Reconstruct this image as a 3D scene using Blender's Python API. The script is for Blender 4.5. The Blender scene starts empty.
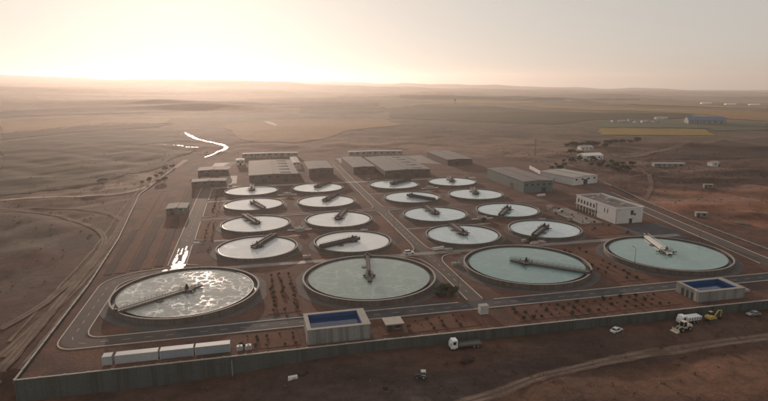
import bpy, bmesh, math, random
import numpy as np
from mathutils import Matrix, Vector

R = math.radians
random.seed(11)
rng = np.random.default_rng(7)
scene = bpy.context.scene
COL = scene.collection

# ------------------------------------------------------------------ camera
CAM_H = 74.2
cam_data = bpy.data.cameras.new('camera')
cam_data.sensor_width = 36.0
cam_data.lens = 26.17
cam_data.clip_start = 1.0
cam_data.clip_end = 40000.0
camera = bpy.data.objects.new('camera', cam_data)
COL.objects.link(camera)
camera.matrix_world = Matrix.Translation((0, 0, CAM_H)) @ Matrix.Rotation(R(90 - 12.075), 4, 'X') @ Matrix.Rotation(R(-0.25), 4, 'Z')
scene.camera = camera

# ------------------------------------------------------------------ sky, sun, exposure
SUN_EL, SUN_AZ = 7.0, -18.3          # degrees; azimuth from +Y, positive towards +X
world = bpy.data.worlds.new('World')
scene.world = world
world.use_nodes = True
wn = world.node_tree
wn.nodes.clear()
w_out = wn.nodes.new('ShaderNodeOutputWorld')
w_bg = wn.nodes.new('ShaderNodeBackground')
w_sky = wn.nodes.new('ShaderNodeTexSky')
w_sky.sky_type = 'NISHITA'
w_sky.sun_disc = False
w_sky.sun_elevation = R(SUN_EL)
w_sky.sun_rotation = R(SUN_AZ)
w_sky.altitude = 900
w_sky.air_density = 0.8
w_sky.dust_density = 4.0
w_sky.ozone_density = 0.2
w_hsv = wn.nodes.new('ShaderNodeHueSaturation')
w_hsv.inputs['Saturation'].default_value = 0.6
w_hsv.inputs['Value'].default_value = 3.12
w_gam = wn.nodes.new('ShaderNodeGamma')          # dust in the upper air evens the whole sky out
w_gam.inputs['Gamma'].default_value = 0.2
w_bg.inputs['Strength'].default_value = 0.13
wn.links.new(w_sky.outputs[0], w_gam.inputs['Color'])
wn.links.new(w_gam.outputs[0], w_hsv.inputs['Color'])
w_tint = wn.nodes.new('ShaderNodeMix')             # warm dust
w_tint.data_type = 'RGBA'
w_tint.blend_type = 'MULTIPLY'
w_tint.inputs['Factor'].default_value = 1.0
w_tint.inputs['B'].default_value = (1.0, 0.955, 0.91, 1)
wn.links.new(w_hsv.outputs[0], w_tint.inputs['A'])
wn.links.new(w_tint.outputs['Result'], w_bg.inputs['Color'])
wn.links.new(w_bg.outputs[0], w_out.inputs['Surface'])

sun_data = bpy.data.lights.new('sun', 'SUN')
sun_data.energy = 3.4
sun_data.angle = R(0.6)
sun_data.color = (1.0, 0.755, 0.60)
sun = bpy.data.objects.new('sun', sun_data)
COL.objects.link(sun)
sd = Vector((math.sin(R(SUN_AZ)) * math.cos(R(SUN_EL)), math.cos(R(SUN_AZ)) * math.cos(R(SUN_EL)), math.sin(R(SUN_EL))))
sun.rotation_euler = sd.to_track_quat('Z', 'Y').to_euler()
sun.location = sd * 400

scene.view_settings.view_transform = 'Standard'
scene.view_settings.look = 'None'
scene.view_settings.gamma = 1.0
scene.view_settings.use_curve_mapping = False
scene.view_settings.exposure = 0.0
HAZE_DENSITY, HAZE_ANISO = 1.12e-4, 0.61
scene.cycles.use_denoising = True
scene.cycles.max_bounces = 5
scene.cycles.diffuse_bounces = 2
scene.cycles.glossy_bounces = 3
scene.cycles.transmission_bounces = 2
scene.cycles.volume_bounces = 1
scene.cycles.transparent_max_bounces = 6
scene.cycles.sample_clamp_indirect = 6.0

# ------------------------------------------------------------------ plant frame
# the works are laid out on a square grid: a runs along the front wall, b away from it
TH = R(13.2)
OX, OY = -70.1, 187.2
CU, SU = math.cos(TH), math.sin(TH)


def W(a, b):
    return (OX + a * CU - b * SU, OY + a * SU + b * CU)


def plant(x, y):
    dx, dy = x - OX, y - OY
    return dx * CU + dy * SU, -dx * SU + dy * CU


def sm(a, b, x):
    t = np.clip((np.asarray(x, float) - a) / (b - a), 0, 1)
    return t * t * (3 - 2 * t)


WAVES = []
_r = random.Random(5)
for lam, amp in ((1900, 1.0), (1100, .8), (700, .6), (420, .45), (260, .3)):
    for q in range(3):
        an = _r.uniform(0, math.pi)
        WAVES.append((2 * math.pi / lam * math.cos(an), 2 * math.pi / lam * math.sin(an) * 1.5, _r.uniform(0, 6.28), amp))
SMALL = []
for lam, amp in ((70, 1.0), (45, .7), (28, .45), (17, .3)):
    for q in range(4):
        an = _r.uniform(0, math.pi)
        SMALL.append((2 * math.pi / lam * math.cos(an), 2 * math.pi / lam * math.sin(an), _r.uniform(0, 6.28), amp))
MOUNDS = [  # x, y, sx, sy, height
    (-500, 1560, 170, 60, 14), (-350, 1500, 90, 40, 6), (-760, 1750, 300, 90, 14), (500, 2600, 500, 120, 14),
    (182, 326, 14, 7, 2.6), (205, 300, 18, 6, 1.8), (155, 308, 10, 5, 1.4), (232, 418, 30, 7, 2.2), (300, 450, 45, 10, 3.0),
    (205, 430, 16, 6, 1.8), (262, 372, 22, 8, 1.6), (240, 330, 26, 8, 1.6), (330, 395, 30, 8, 2.0),
    (345, 640, 60, 25, 3.5), (430, 610, 60, 20, 3.0), (-210, 260, 20, 8, 1.2), (-165, 235, 14, 8, 0.8),
    (-1500, 5200, 1500, 500, 60), (-4200, 6200, 1600, 700, 75), (900, 5600, 1600, 420, 14), (3600, 6500, 1500, 600, 22),
    (-400, 8200, 2500, 500, 55), (2500, 8800, 2500, 500, 30), (-3200, 3600, 800, 300, 30), (2300, 3700, 900, 250, 8),
]


def ground_h(x, y):
    x = np.asarray(x, float)
    y = np.asarray(y, float)
    r = np.hypot(x, y - 150)
    t = sm(400, 3500, r)
    z = -0.021 * np.clip(x, -5200, 5200) * t
    und = 0
    for kx, ky, ph, am in WAVES:
        und = und + am * np.sin(kx * x + ky * y + ph)
    z = z + und * np.clip(0.0011 * np.maximum(r - 420, 0), 0, 4.0)
    a, b = plant(x, y)
    # distance-like measure outside the yard
    out = np.maximum.reduce([(-40 - a) / 1.0, a - 262, -52 - b, b - 390])
    k = sm(2, 40, out)
    s = 0
    for kx, ky, ph, am in SMALL:
        s = s + am * np.sin(kx * x + ky * y + ph)
    z = z + s * (0.05 + 0.24 * k * (1 - sm(380, 850, r)))
    for mx, my, sx, sy, hh in MOUNDS:
        z = z + hh * np.exp(-((x - mx) / sx) ** 2 - ((y - my) / sy) ** 2)
    # level under and round the works, falling away in front of the retaining wall
    lev = 1 - sm(0, 30, out)
    z = z * (1 - 0.9 * lev)
    z = z - 0.32
    drop = 2.3 + 2.9 * (1 - sm(-5, 55, a))
    front = sm(-42, -50, b) * (1 - 0.75 * sm(-40, -75, a))
    side = sm(10, -52, b) * sm(-30, -42, a) * 0.15
    z = z - drop * np.maximum(front, side)
    # a shallow ditch and bank that follow the front wall
    z = z - 0.7 * np.exp(-((b + 64.5 + 0.012 * a) / 1.6) ** 2) * sm(0, 30, a)
    z = z + 0.6 * np.exp(-((b + 68.0 + 0.012 * a) / 2.2) ** 2) * sm(0, 30, a)
    return z

# ground points of fields, tracks, water and far things (metres)
G_straw = [(428.2, 1775.3), (620.5, 1620.6), (865.6, 1269.6), (768.0, 1124.9), (687.9, 1225.7), (564.2, 1472.5)]
G_straw2 = [(1.4, 1879.4), (352.1, 2309.2), (607.6, 2200.8), (494.7, 2053.0), (204.6, 2052.7)]
G_strip6 = [(-573.9, 838.3), (-524.6, 1078.6), (-376.1, 1013.2), (-378.4, 950.2), (-463.9, 856.3), (-506.9, 738.5)]
G_yellow = [(332.7, 870.8), (483.2, 843.0), (448.5, 757.2), (297.0, 768.4)]
G_olive = [(4.0, 1628.9), (202.4, 2030.7), (340.7, 1811.1), (494.9, 1290.3), (671.4, 1235.6), (603.4, 1108.9), (420.5, 1093.6), (306.8, 977.7), (178.2, 1039.9), (13.4, 1184.1)]
G_orange = [(385.9, 2052.6), (551.8, 1769.3), (749.3, 1651.4), (916.3, 1344.6), (700.0, 1024.0), (662.5, 1076.3), (714.5, 1315.8), (552.0, 1440.4)]
G_tan = [(-286.0, 994.2), (-236.2, 1092.5), (-172.2, 1159.6), (2.7, 1136.5), (28.1, 965.5), (-58.6, 848.9), (-80.6, 729.8), (-116.3, 692.6), (-175.4, 711.3), (-224.1, 827.7)]
G_dark = [(-480.8, 699.7), (-435.1, 891.8), (-315.8, 869.3), (-209.1, 620.0), (-201.6, 476.1), (-212.7, 427.5), (-229.7, 388.9), (-257.7, 367.3)]
G_green = [(407.2, 1058.8), (575.3, 1056.4), (648.6, 948.2), (566.1, 825.4), (484.2, 818.8), (493.8, 859.2), (343.2, 890.1)]
G_tri = [(337.8, 603.7), (428.9, 701.7), (427.4, 619.7), (373.6, 539.3), (243.6, 527.0)]
G_strip1 = [(-936.4, 1378.8), (-764.2, 1642.3), (-520.6, 1922.0), (-12.3, 1951.8), (-11.3, 1779.0), (-470.1, 1448.0), (-814.7, 1196.9)]
G_strip2 = [(-713.2, 1045.4), (-618.5, 1187.0), (-441.3, 1163.4), (-393.1, 1034.7), (-508.2, 972.3), (-561.1, 819.3)]
G_strip3 = [(-235.4, 1592.3), (1.2, 1715.1), (1.0, 1458.3), (-102.9, 1331.1), (-204.9, 1383.3)]
G_strip4 = [(797.1, 2561.8), (1407.9, 2602.0), (1499.6, 2205.8), (1172.6, 1722.9), (823.4, 1816.7)]
G_strip5 = [(84.5, 2915.0), (593.9, 2469.4), (1375.6, 3041.4), (1167.1, 2579.1), (562.3, 2336.5), (70.7, 2440.5)]
G_river = [(-180.1, 559.2), (-177.5, 584.7), (-178.9, 623.2), (-180.6, 642.1), (-193.0, 669.6), (-209.6, 689.4), (-230.1, 711.2)]
G_stream = [(-285.3, 675.2), (-265.2, 676.4), (-238.2, 658.3), (-212.0, 636.0)]
G_pool = [(-295.7, 833.9), (-265.1, 769.8), (-245.0, 733.4), (-228.6, 714.5)]
G_pool2 = [(-272.5, 715.5), (-258.5, 708.6), (-246.4, 710.6), (-263.3, 729.4)]
G_pond = [(-234.3, 1092.8), (-209.7, 1037.6), (-181.6, 956.5)]
G_L1 = [(-272.3, 350.6), (-250.8, 357.0), (-212.2, 358.4), (-191.4, 368.9), (-175.9, 376.5), (-171.8, 403.3), (-181.2, 467.7), (-193.0, 541.2)]
G_L2 = [(-257.2, 330.3), (-233.6, 331.2), (-197.6, 332.1), (-172.4, 324.6), (-153.6, 310.1), (-140.6, 295.2), (-129.2, 263.4), (-120.6, 226.2), (-113.6, 193.7), (-110.1, 169.2), (-107.4, 143.4)]
G_L3 = [(-253.7, 325.7), (-227.3, 322.0), (-196.2, 319.3), (-167.1, 297.8), (-141.2, 272.9), (-128.9, 246.7), (-120.4, 209.9), (-116.5, 177.2), (-119.0, 160.6)]
G_L4 = [(-171.8, 403.3), (-150.2, 319.0), (-131.5, 259.9), (-122.7, 226.2), (-112.7, 182.3), (-104.7, 147.9), (-101.7, 132.5)]
G_RR = [(13.0, 118.4), (20.9, 123.8), (38.0, 132.9), (60.1, 143.0), (85.9, 149.7), (116.6, 157.3), (128.2, 159.9)]
G_RR2 = [(199.7, 511.5), (236.1, 543.1), (293.9, 591.7), (378.9, 668.3), (505.2, 734.9)]
G_RR3 = [(188.6, 595.0), (231.2, 594.4), (224.3, 484.3), (195.8, 396.5), (155.9, 331.9)]
G_blue = [(517.2, 948.5), (565.2, 924.6)]
G_houses = [(414.5, 1011.7), (423.2, 1002.4), (440.9, 981.9), (457.7, 988.2), (477.3, 988.8), (538.6, 1092.8), (453.3, 1034.8)]
G_ghouse = [(1253.8, 2200.6), (1328.2, 2168.9), (1425.1, 2175.7)]
G_tower = [(263.0, 2084.8)]
G_wroof = [(199.9, 532.2), (252.6, 491.5), (290.0, 487.1), (175.9, 300.9), (226.7, 383.6), (188.9, 285.4), (220.2, 608.8)]
G_treesA = [(207.8, 635.2), (215.1, 636.7), (219.8, 630.2), (229.1, 637.6), (233.2, 629.9), (242.0, 635.3), (248.7, 626.0), (259.8, 645.6), (275.0, 663.2), (282.8, 661.9), (292.0, 661.4), (309.5, 681.9), (192.8, 572.1), (198.0, 560.6)]
G_treesB = [(160.2, 491.9), (172.2, 506.7), (185.9, 525.0), (194.1, 532.1), (197.5, 520.6), (191.7, 490.4), (195.0, 480.7), (199.5, 476.9), (200.5, 464.9), (202.8, 458.5), (210.1, 509.9), (149.7, 469.3), (216.1, 481.7)]
G_bushL = [(-180.7, 412.4), (-178.5, 419.7), (-180.1, 437.3), (-182.8, 452.4), (-186.7, 473.4), (-214.5, 415.5), (-211.5, 418.6), (-166.9, 419.3), (-168.9, 411.0), (-187.7, 489.9)]
G_pole = [(151.6, 556.7)]
G_lamp = [(99.6, 211.8)]

# ------------------------------------------------------------------ materials
MATS = {}


def nn(t, kind, **kw):
    n = t.nodes.new(kind)
    for k, v in kw.items():
        setattr(n, k, v)
    return n


def mat(name, col, rough=0.85, var=0.25, scale=0.35, fine=3.0, bump=0.0, bscale=2.0, metal=0.0, spec=0.4, stain=None, stain_amt=0.0, coords='pos', streak=False):
    """plain surface: colour broken by two sizes of noise, optional stain colour, optional relief"""
    if name in MATS:
        return MATS[name]
    m = bpy.data.materials.new(name)
    m.use_nodes = True
    t = m.node_tree
    p = t.nodes['Principled BSDF']
    p.inputs['Roughness'].default_value = rough
    p.inputs['Metallic'].default_value = metal
    p.inputs['Specular IOR Level'].default_value = spec
    if coords == 'pos':
        src = nn(t, 'ShaderNodeNewGeometry').outputs['Position']
    else:
        src = nn(t, 'ShaderNodeTexCoord').outputs['Object']
    n1 = nn(t, 'ShaderNodeTexNoise')
    n1.inputs['Scale'].default_value = scale
    n1.inputs['Detail'].default_value = 6
    n1.inputs['Roughness'].default_value = 0.65
    n2 = nn(t, 'ShaderNodeTexNoise')
    n2.inputs['Scale'].default_value = fine
    n2.inputs['Detail'].default_value = 3
    t.links.new(src, n1.inputs['Vector'])
    t.links.new(src, n2.inputs['Vector'])
    add = nn(t, 'ShaderNodeMath', operation='ADD')
    t.links.new(n1.outputs['Fac'], add.inputs[0])
    t.links.new(n2.outputs['Fac'], add.inputs[1])
    mr = nn(t, 'ShaderNodeMapRange')
    mr.inputs['From Min'].default_value = 0.65
    mr.inputs['From Max'].default_value = 1.35
    t.links.new(add.outputs[0], mr.inputs['Value'])
    mix = nn(t, 'ShaderNodeMix', data_type='RGBA')
    lo = [max(0, c * (1 - var)) for c in col]
    hi = [min(1, c * (1 + var)) for c in col]
    mix.inputs['A'].default_value = (*lo, 1)
    mix.inputs['B'].default_value = (*hi, 1)
    t.links.new(mr.outputs[0], mix.inputs['Factor'])
    last = mix.outputs['Result']
    if stain is not None:
        n3 = nn(t, 'ShaderNodeTexNoise')
        n3.inputs['Scale'].default_value = scale * 0.55
        n3.inputs['Detail'].default_value = 5
        n3.inputs['Distortion'].default_value = 0.6
        if streak:
            mp = nn(t, 'ShaderNodeMapping')
            mp.inputs['Scale'].default_value = (7.0, 7.0, .55)
            t.links.new(src, mp.inputs['Vector'])
            t.links.new(mp.outputs[0], n3.inputs['Vector'])
        else:
            t.links.new(src, n3.inputs['Vector'])
        r3 = nn(t, 'ShaderNodeMapRange')
        r3.inputs['From Min'].default_value = 0.45
        r3.inputs['From Max'].default_value = 0.64
        r3.inputs['To Max'].default_value = stain_amt
        t.links.new(n3.outputs['Fac'], r3.inputs['Value'])
        mx = nn(t, 'ShaderNodeMix', data_type='RGBA')
        mx.inputs['B'].default_value = (*stain, 1)
        t.links.new(r3.outputs[0], mx.inputs['Factor'])
        t.links.new(last, mx.inputs['A'])
        last = mx.outputs['Result']
    t.links.new(last, p.inputs['Base Color'])
    if bump > 0:
        nb = nn(t, 'ShaderNodeTexNoise')
        nb.inputs['Scale'].default_value = bscale
        nb.inputs['Detail'].default_value = 5
        t.links.new(src, nb.inputs['Vector'])
        b = nn(t, 'ShaderNodeBump')
        b.inputs['Strength'].default_value = 1.0
        b.inputs['Distance'].default_value = bump
        t.links.new(nb.outputs['Fac'], b.inputs['Height'])
        t.links.new(b.outputs[0], p.inputs['Normal'])
    MATS[name] = m
    return m


def water_mat(name, col, foam=0.0, foam_scale=0.16, rough=0.05, ripple=0.02):
    m = bpy.data.materials.new(name)
    m.use_nodes = True
    t = m.node_tree
    p = t.nodes['Principled BSDF']
    p.inputs['IOR'].default_value = 1.33
    p.inputs['Specular IOR Level'].default_value = 0.5
    pos = nn(t, 'ShaderNodeNewGeometry').outputs['Position']
    n1 = nn(t, 'ShaderNodeTexNoise')
    n1.inputs['Scale'].default_value = 0.09
    n1.inputs['Detail'].default_value = 4
    t.links.new(pos, n1.inputs['Vector'])
    mix = nn(t, 'ShaderNodeMix', data_type='RGBA')
    mix.inputs['A'].default_value = (*[c * 0.82 for c in col], 1)
    mix.inputs['B'].default_value = (*[min(1, c * 1.15) for c in col], 1)
    t.links.new(n1.outputs['Fac'], mix.inputs['Factor'])
    last = mix.outputs['Result']
    rough_v = None
    if foam > 0:
        # streaks of floating foam: the cell borders of a distorted voronoi, broken up by noise
        nd = nn(t, 'ShaderNodeTexNoise')
        nd.inputs['Scale'].default_value = 0.3
        nd.inputs['Detail'].default_value = 8
        nd.inputs['Roughness'].default_value = 0.62
        t.links.new(pos, nd.inputs['Vector'])
        sc = nn(t, 'ShaderNodeVectorMath', operation='SCALE')
        sc.inputs['Scale'].default_value = 7.0
        t.links.new(nd.outputs['Color'], sc.inputs[0])
        ad = nn(t, 'ShaderNodeVectorMath', operation='ADD')
        t.links.new(pos, ad.inputs[0])
        t.links.new(sc.outputs[0], ad.inputs[1])
        vo = nn(t, 'ShaderNodeTexVoronoi', feature='DISTANCE_TO_EDGE')
        vo.inputs['Scale'].default_value = foam_scale
        t.links.new(ad.outputs[0], vo.inputs['Vector'])
        r1 = nn(t, 'ShaderNodeMapRange')
        r1.inputs['From Min'].default_value = 0.0
        r1.inputs['From Max'].default_value = 0.085
        r1.inputs['To Min'].default_value = 1.0
        r1.inputs['To Max'].default_value = 0.0
        t.links.new(vo.outputs['Distance'], r1.inputs['Value'])
        n3 = nn(t, 'ShaderNodeTexNoise')
        n3.inputs['Scale'].default_value = 0.12
        n3.inputs['Detail'].default_value = 6
        t.links.new(pos, n3.inputs['Vector'])
        r2 = nn(t, 'ShaderNodeMapRange')
        r2.inputs['From Min'].default_value = 0.38
        r2.inputs['From Max'].default_value = 0.60
        t.links.new(n3.outputs['Fac'], r2.inputs['Value'])
        mu = nn(t, 'ShaderNodeMath', operation='MULTIPLY')
        t.links.new(r1.outputs[0], mu.inputs[0])
        t.links.new(r2.outputs[0], mu.inputs[1])
        mf = nn(t, 'ShaderNodeMath', operation='MULTIPLY')
        mf.inputs[1].default_value = foam
        t.links.new(mu.outputs[0], mf.inputs[0])
        mx = nn(t, 'ShaderNodeMix', data_type='RGBA')
        mx.inputs['B'].default_value = (0.86, 0.85, 0.80, 1)
        t.links.new(mf.outputs[0], mx.inputs['Factor'])
        t.links.new(last, mx.inputs['A'])
        last = mx.outputs['Result']
        rr = nn(t, 'ShaderNodeMapRange')
        rr.inputs['To Min'].default_value = rough
        rr.inputs['To Max'].default_value = 0.3
        t.links.new(mf.outputs[0], rr.inputs['Value'])
        t.links.new(rr.outputs[0], p.inputs['Roughness'])
    else:
        p.inputs['Roughness'].default_value = rough
    t.links.new(last, p.inputs['Base Color'])
    nb = nn(t, 'ShaderNodeTexNoise')
    nb.inputs['Scale'].default_value = 0.9
    nb.inputs['Detail'].default_value = 4
    t.links.new(pos, nb.inputs['Vector'])
    b = nn(t, 'ShaderNodeBump')
    b.inputs['Distance'].default_value = ripple
    t.links.new(nb.outputs['Fac'], b.inputs['Height'])
    t.links.new(b.outputs[0], p.inputs['Normal'])
    MATS[name] = m
    return m


def ground_mat():
    m = bpy.data.materials.new('bare_soil')
    m.use_nodes = True
    t = m.node_tree
    p = t.nodes['Principled BSDF']
    p.inputs['Roughness'].default_value = 0.95
    p.inputs['Specular IOR Level'].default_value = 0.15
    at = nn(t, 'ShaderNodeAttribute', attribute_name='soil')
    pos = nn(t, 'ShaderNodeNewGeometry').outputs['Position']

    def noise(scale, detail, dist=0.0, vec=None):
        n = nn(t, 'ShaderNodeTexNoise')
        n.inputs['Scale'].default_value = scale
        n.inputs['Detail'].default_value = detail
        n.inputs['Roughness'].default_value = 0.68
        n.inputs['Distortion'].default_value = dist
        t.links.new(vec or pos, n.inputs['Vector'])
        return n.outputs['Fac']

    def rng_(v, a, b, c, d):
        r = nn(t, 'ShaderNodeMapRange')
        for k, x in zip(('From Min', 'From Max', 'To Min', 'To Max'), (a, b, c, d)):
            r.inputs[k].default_value = x
        t.links.new(v, r.inputs['Value'])
        return r.outputs[0]
    # far fields: long strips of differing crops, seen only as bands
    mp = nn(t, 'ShaderNodeMapping')
    mp.inputs['Scale'].default_value = (0.0022, 0.006, 1)
    mp.inputs['Rotation'].default_value = (0, 0, 0.12)
    t.links.new(pos, mp.inputs['Vector'])
    vo = nn(t, 'ShaderNodeTexVoronoi', voronoi_dimensions='2D')
    vo.inputs['Scale'].default_value = 1.0
    t.links.new(mp.outputs[0], vo.inputs['Vector'])
    ramp = nn(t, 'ShaderNodeValToRGB')
    cr = ramp.color_ramp
    cols = [(0.0, (.115, .090, .055)), (.25, (.20, .145, .095)), (.45, (.09, .085, .045)), (.62, (.24, .17, .10)), (.8, (.13, .10, .07)), (1, (.17, .135, .075))]
    cr.elements[0].position, cr.elements[0].color = cols[0][0], (*cols[0][1], 1)
    cr.elements[1].position, cr.elements[1].color = cols[-1][0], (*cols[-1][1], 1)
    for q, c in cols[1:-1]:
        e = cr.elements.new(q)
        e.color = (*c, 1)
    sx = nn(t, 'ShaderNodeSeparateColor')
    t.links.new(vo.outputs['Color'], sx.inputs[0])
    t.links.new(sx.outputs[0], ramp.inputs[0])
    ln = nn(t, 'ShaderNodeVectorMath', operation='LENGTH')
    t.links.new(pos, ln.inputs[0])
    far = rng_(ln.outputs['Value'], 650, 1100, 0.0, 0.85)
    mx = nn(t, 'ShaderNodeMix', data_type='RGBA')
    t.links.new(far, mx.inputs['Factor'])
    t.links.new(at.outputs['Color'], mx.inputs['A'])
    t.links.new(ramp.outputs[0], mx.inputs['B'])
    v1 = rng_(noise(0.018, 7, 0.8), .3, .7, .5, 1.5)
    v2 = rng_(noise(0.22, 6, 0.3), .3, .7, .66, 1.34)
    v3 = rng_(noise(1.6, 3), .3, .7, .85, 1.15)
    m1 = nn(t, 'ShaderNodeMath', operation='MULTIPLY')
    t.links.new(v1, m1.inputs[0])
    t.links.new(v2, m1.inputs[1])
    m2 = nn(t, 'ShaderNodeMath', operation='MULTIPLY')
    t.links.new(m1.outputs[0], m2.inputs[0])
    t.links.new(v3, m2.inputs[1])
    sc = nn(t, 'ShaderNodeVectorMath', operation='SCALE')
    t.links.new(mx.outputs['Result'], sc.inputs[0])
    t.links.new(m2.outputs[0], sc.inputs['Scale'])
    t.links.new(sc.outputs[0], p.inputs['Base Color'])
    nb = noise(0.7, 6)
    b = nn(t, 'ShaderNodeBump')
    b.inputs['Distance'].default_value = 0.22
    t.links.new(nb, b.inputs['Height'])
    t.links.new(b.outputs[0], p.inputs['Normal'])
    MATS['ground'] = m
    return m


SOIL_RED = (.165, .088, .062)
mat('yard_soil', (.130, .066, .046), .95, .45, .09, 1.3, .12, .9, stain=(.062, .043, .036), stain_amt=.9, spec=.15)
mat('bed_soil', (.125, .058, .038), .95, .30, .2, 2.0, .10, 1.4, spec=.15)
mat('dark_bed', (.060, .036, .028), .95, .30, .2, 2.0, .10, 1.4, spec=.15)
mat('asphalt', (.048, .047, .050), .9, .30, .25, 4.0, .02, 6.0, stain=(.10, .085, .075), stain_amt=.6)
mat('dusty_asphalt', (.090, .064, .052), .9, .28, .2, 4.0, .02, 6.0, stain=(.07, .06, .055), stain_amt=.6)
mat('kerb_concrete', (.46, .40, .34), .8, .22, .5, 4.0)
mat('paint_white', (.36, .33, .30), .8, .3, .8, 5.0)
mat('pale_paving', (.24, .205, .18), .8, .25, .3, 3.0, .02, 4.0, stain=(.17, .14, .12), stain_amt=.7)
mat('tank_concrete', (.130, .110, .094), .85, .28, .18, 2.2, .02, 3.0, stain=(.075, .060, .048), stain_amt=.75, streak=True)
mat('rim_concrete', (.32, .285, .25), .8, .2, .4, 3.0)
mat('wet_concrete', (.05, .046, .04), .45, .3, .4, 3.0)
mat('apron_gravel', (.085, .076, .072), .9, .3, .35, 4.0, .05, 3.0, stain=(.13, .09, .07), stain_amt=.5)
mat('steel_dark', (.045, .042, .04), .6, .25, .6, 4.0, metal=.3)
mat('steel_grey', (.13, .12, .11), .6, .25, .6, 4.0, metal=.2)
mat('steel_white', (.74, .70, .62), .45, .12, .6, 4.0)
mat('deck_grey', (.15, .135, .12), .8, .2, .8, 4.0)
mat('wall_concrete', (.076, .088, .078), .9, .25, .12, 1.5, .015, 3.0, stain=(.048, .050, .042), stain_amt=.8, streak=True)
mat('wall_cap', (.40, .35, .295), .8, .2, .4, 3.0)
mat('plaster_grey', (.25, .25, .23), .88, .18, .15, 2.0, stain=(.12, .11, .095), stain_amt=.7, streak=True)
mat('plaster_white', (.60, .575, .545), .85, .10, .15, 2.0, stain=(.52, .49, .45), stain_amt=.5)
mat('roof_grey', (.185, .165, .15), .85, .2, .1, 1.6, stain=(.2, .18, .165), stain_amt=.6)
mat('roof_dark', (.13, .115, .10), .8, .35, .2, 1.6, stain=(.22, .19, .16), stain_amt=.6)
mat('roof_light', (.36, .325, .29), .8, .15, .1, 1.6, stain=(.36, .32, .29), stain_amt=.5)
mat('roof_blue', (.05, .11, .21), .6, .2, .1, 1.6)
mat('hall_green', (.12, .155, .14), .75, .2, .15, 1.5, stain=(.11, .13, .12), stain_amt=.5)
mat('hall_grey', (.075, .066, .058), .85, .2, .15, 1.5, stain=(.10, .09, .085), stain_amt=.5)
mat('basin_blue', (.007, .072, .200), .5, .18, .3, 2.0)
mat('glass_dark', (.02, .024, .028), .12, .1, .5, 2.0, spec=.6)
mat('door_dark', (.035, .035, .035), .6, .2, .5, 3.0)
mat('door_brown', (.09, .06, .045), .6, .2, .5, 3.0)
mat('container_white', (.42, .43, .42), .6, .15, .4, 3.0, stain=(.36, .36, .34), stain_amt=.4)
mat('container_blue', (.29, .33, .35), .6, .15, .4, 3.0, stain=(.22, .27, .3), stain_amt=.4)
mat('paint_car_white', (.74, .73, .70), .3, .06, .5, 3.0, coords='obj')
mat('paint_car_silver', (.36, .37, .38), .3, .06, .5, 3.0, metal=.4, coords='obj')
mat('paint_yellow', (.50, .36, .10), .45, .2, .8, 4.0, coords='obj')
mat('paint_cream', (.62, .54, .40), .45, .15, .8, 4.0, coords='obj')
mat('rubber', (.02, .02, .02), .85, .2, 2, 6.0, coords='obj')
mat('chassis', (.05, .05, .05), .6, .25, 2, 6.0, coords='obj')
mat('lamp_glass', (.7, .68, .62), .2, .05, 1, 3.0, coords='obj')
mat('red_lens', (.35, .03, .02), .3, .05, 1, 3.0, coords='obj')
mat('bark', (.07, .05, .038), .95, .3, 2, 8, coords='obj')
mat('leaf_olive', (.055, .062, .030), .8, .45, .7, 3.0, coords='obj')
mat('leaf_green', (.045, .068, .032), .8, .45, .7, 3.0, coords='obj')
mat('leaf_dry', (.080, .058, .036), .85, .4, .7, 3.0, coords='obj')
mat('pole_wood', (.06, .048, .04), .9, .2, 1, 5)
mat('rubble_pink', (.34, .25, .22), .9, .35, .8, 4)
mat('rubble', (.15, .115, .095), .9, .3, .6, 4)
mat('field_yellow', (.24, .165, .045), .95, .18, .01, .12, spec=.1)
mat('field_straw', (.25, .175, .060), .95, .2, .01, .1, spec=.1)
mat('field_olive', (.062, .056, .026), .95, .22, .01, .1, spec=.1)
mat('field_orange', (.27, .15, .075), .95, .2, .008, .1, spec=.1)
mat('field_tan', (.25, .155, .085), .95, .2, .01, .1, spec=.1)
mat('field_dark', (.045, .034, .020), .95, .25, .012, .12, spec=.1)
mat('field_green', (.10, .105, .065), .95, .22, .01, .1, spec=.1)
mat('field_plum', (.062, .038, .032), .95, .2, .02, .15, spec=.1)
mat('track_dust', (.40, .285, .215), .95, .3, .12, 1.5, .05, 1.2, spec=.1, stain=(.22, .155, .12), stain_amt=.7)
mat('rut_dust', (.225, .155, .118), .95, .3, .15, 1.5, .05, 1.2, spec=.1, stain=(.12, .080, .060), stain_amt=.85)
mat('track_dull', (.165, .110, .082), .95, .3, .12, 1.5, .05, 1.2, spec=.1, stain=(.13, .088, .066), stain_amt=.8)
water_mat('water_foam', (.40, .395, .345), foam=1.0, foam_scale=.27, rough=.07, ripple=.012)
water_mat('water_green', (.27, .335, .29), foam=.24, foam_scale=.14, rough=.07, ripple=.03)
water_mat('water_teal', (.20, .315, .295), foam=.10, foam_scale=.12, rough=.06, ripple=.025)
water_mat('water_pale', (.76, .75, .71), foam=.35, foam_scale=.15, rough=.06, ripple=.02)
water_mat('water_blue', (.47, .56, .57), foam=.3, foam_scale=.13, rough=.06, ripple=.02)
water_mat('water_river', (.08, .075, .06), rough=.30, ripple=.05)
water_mat('water_basin', (.004, .035, .10), rough=.06, ripple=.02)


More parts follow.
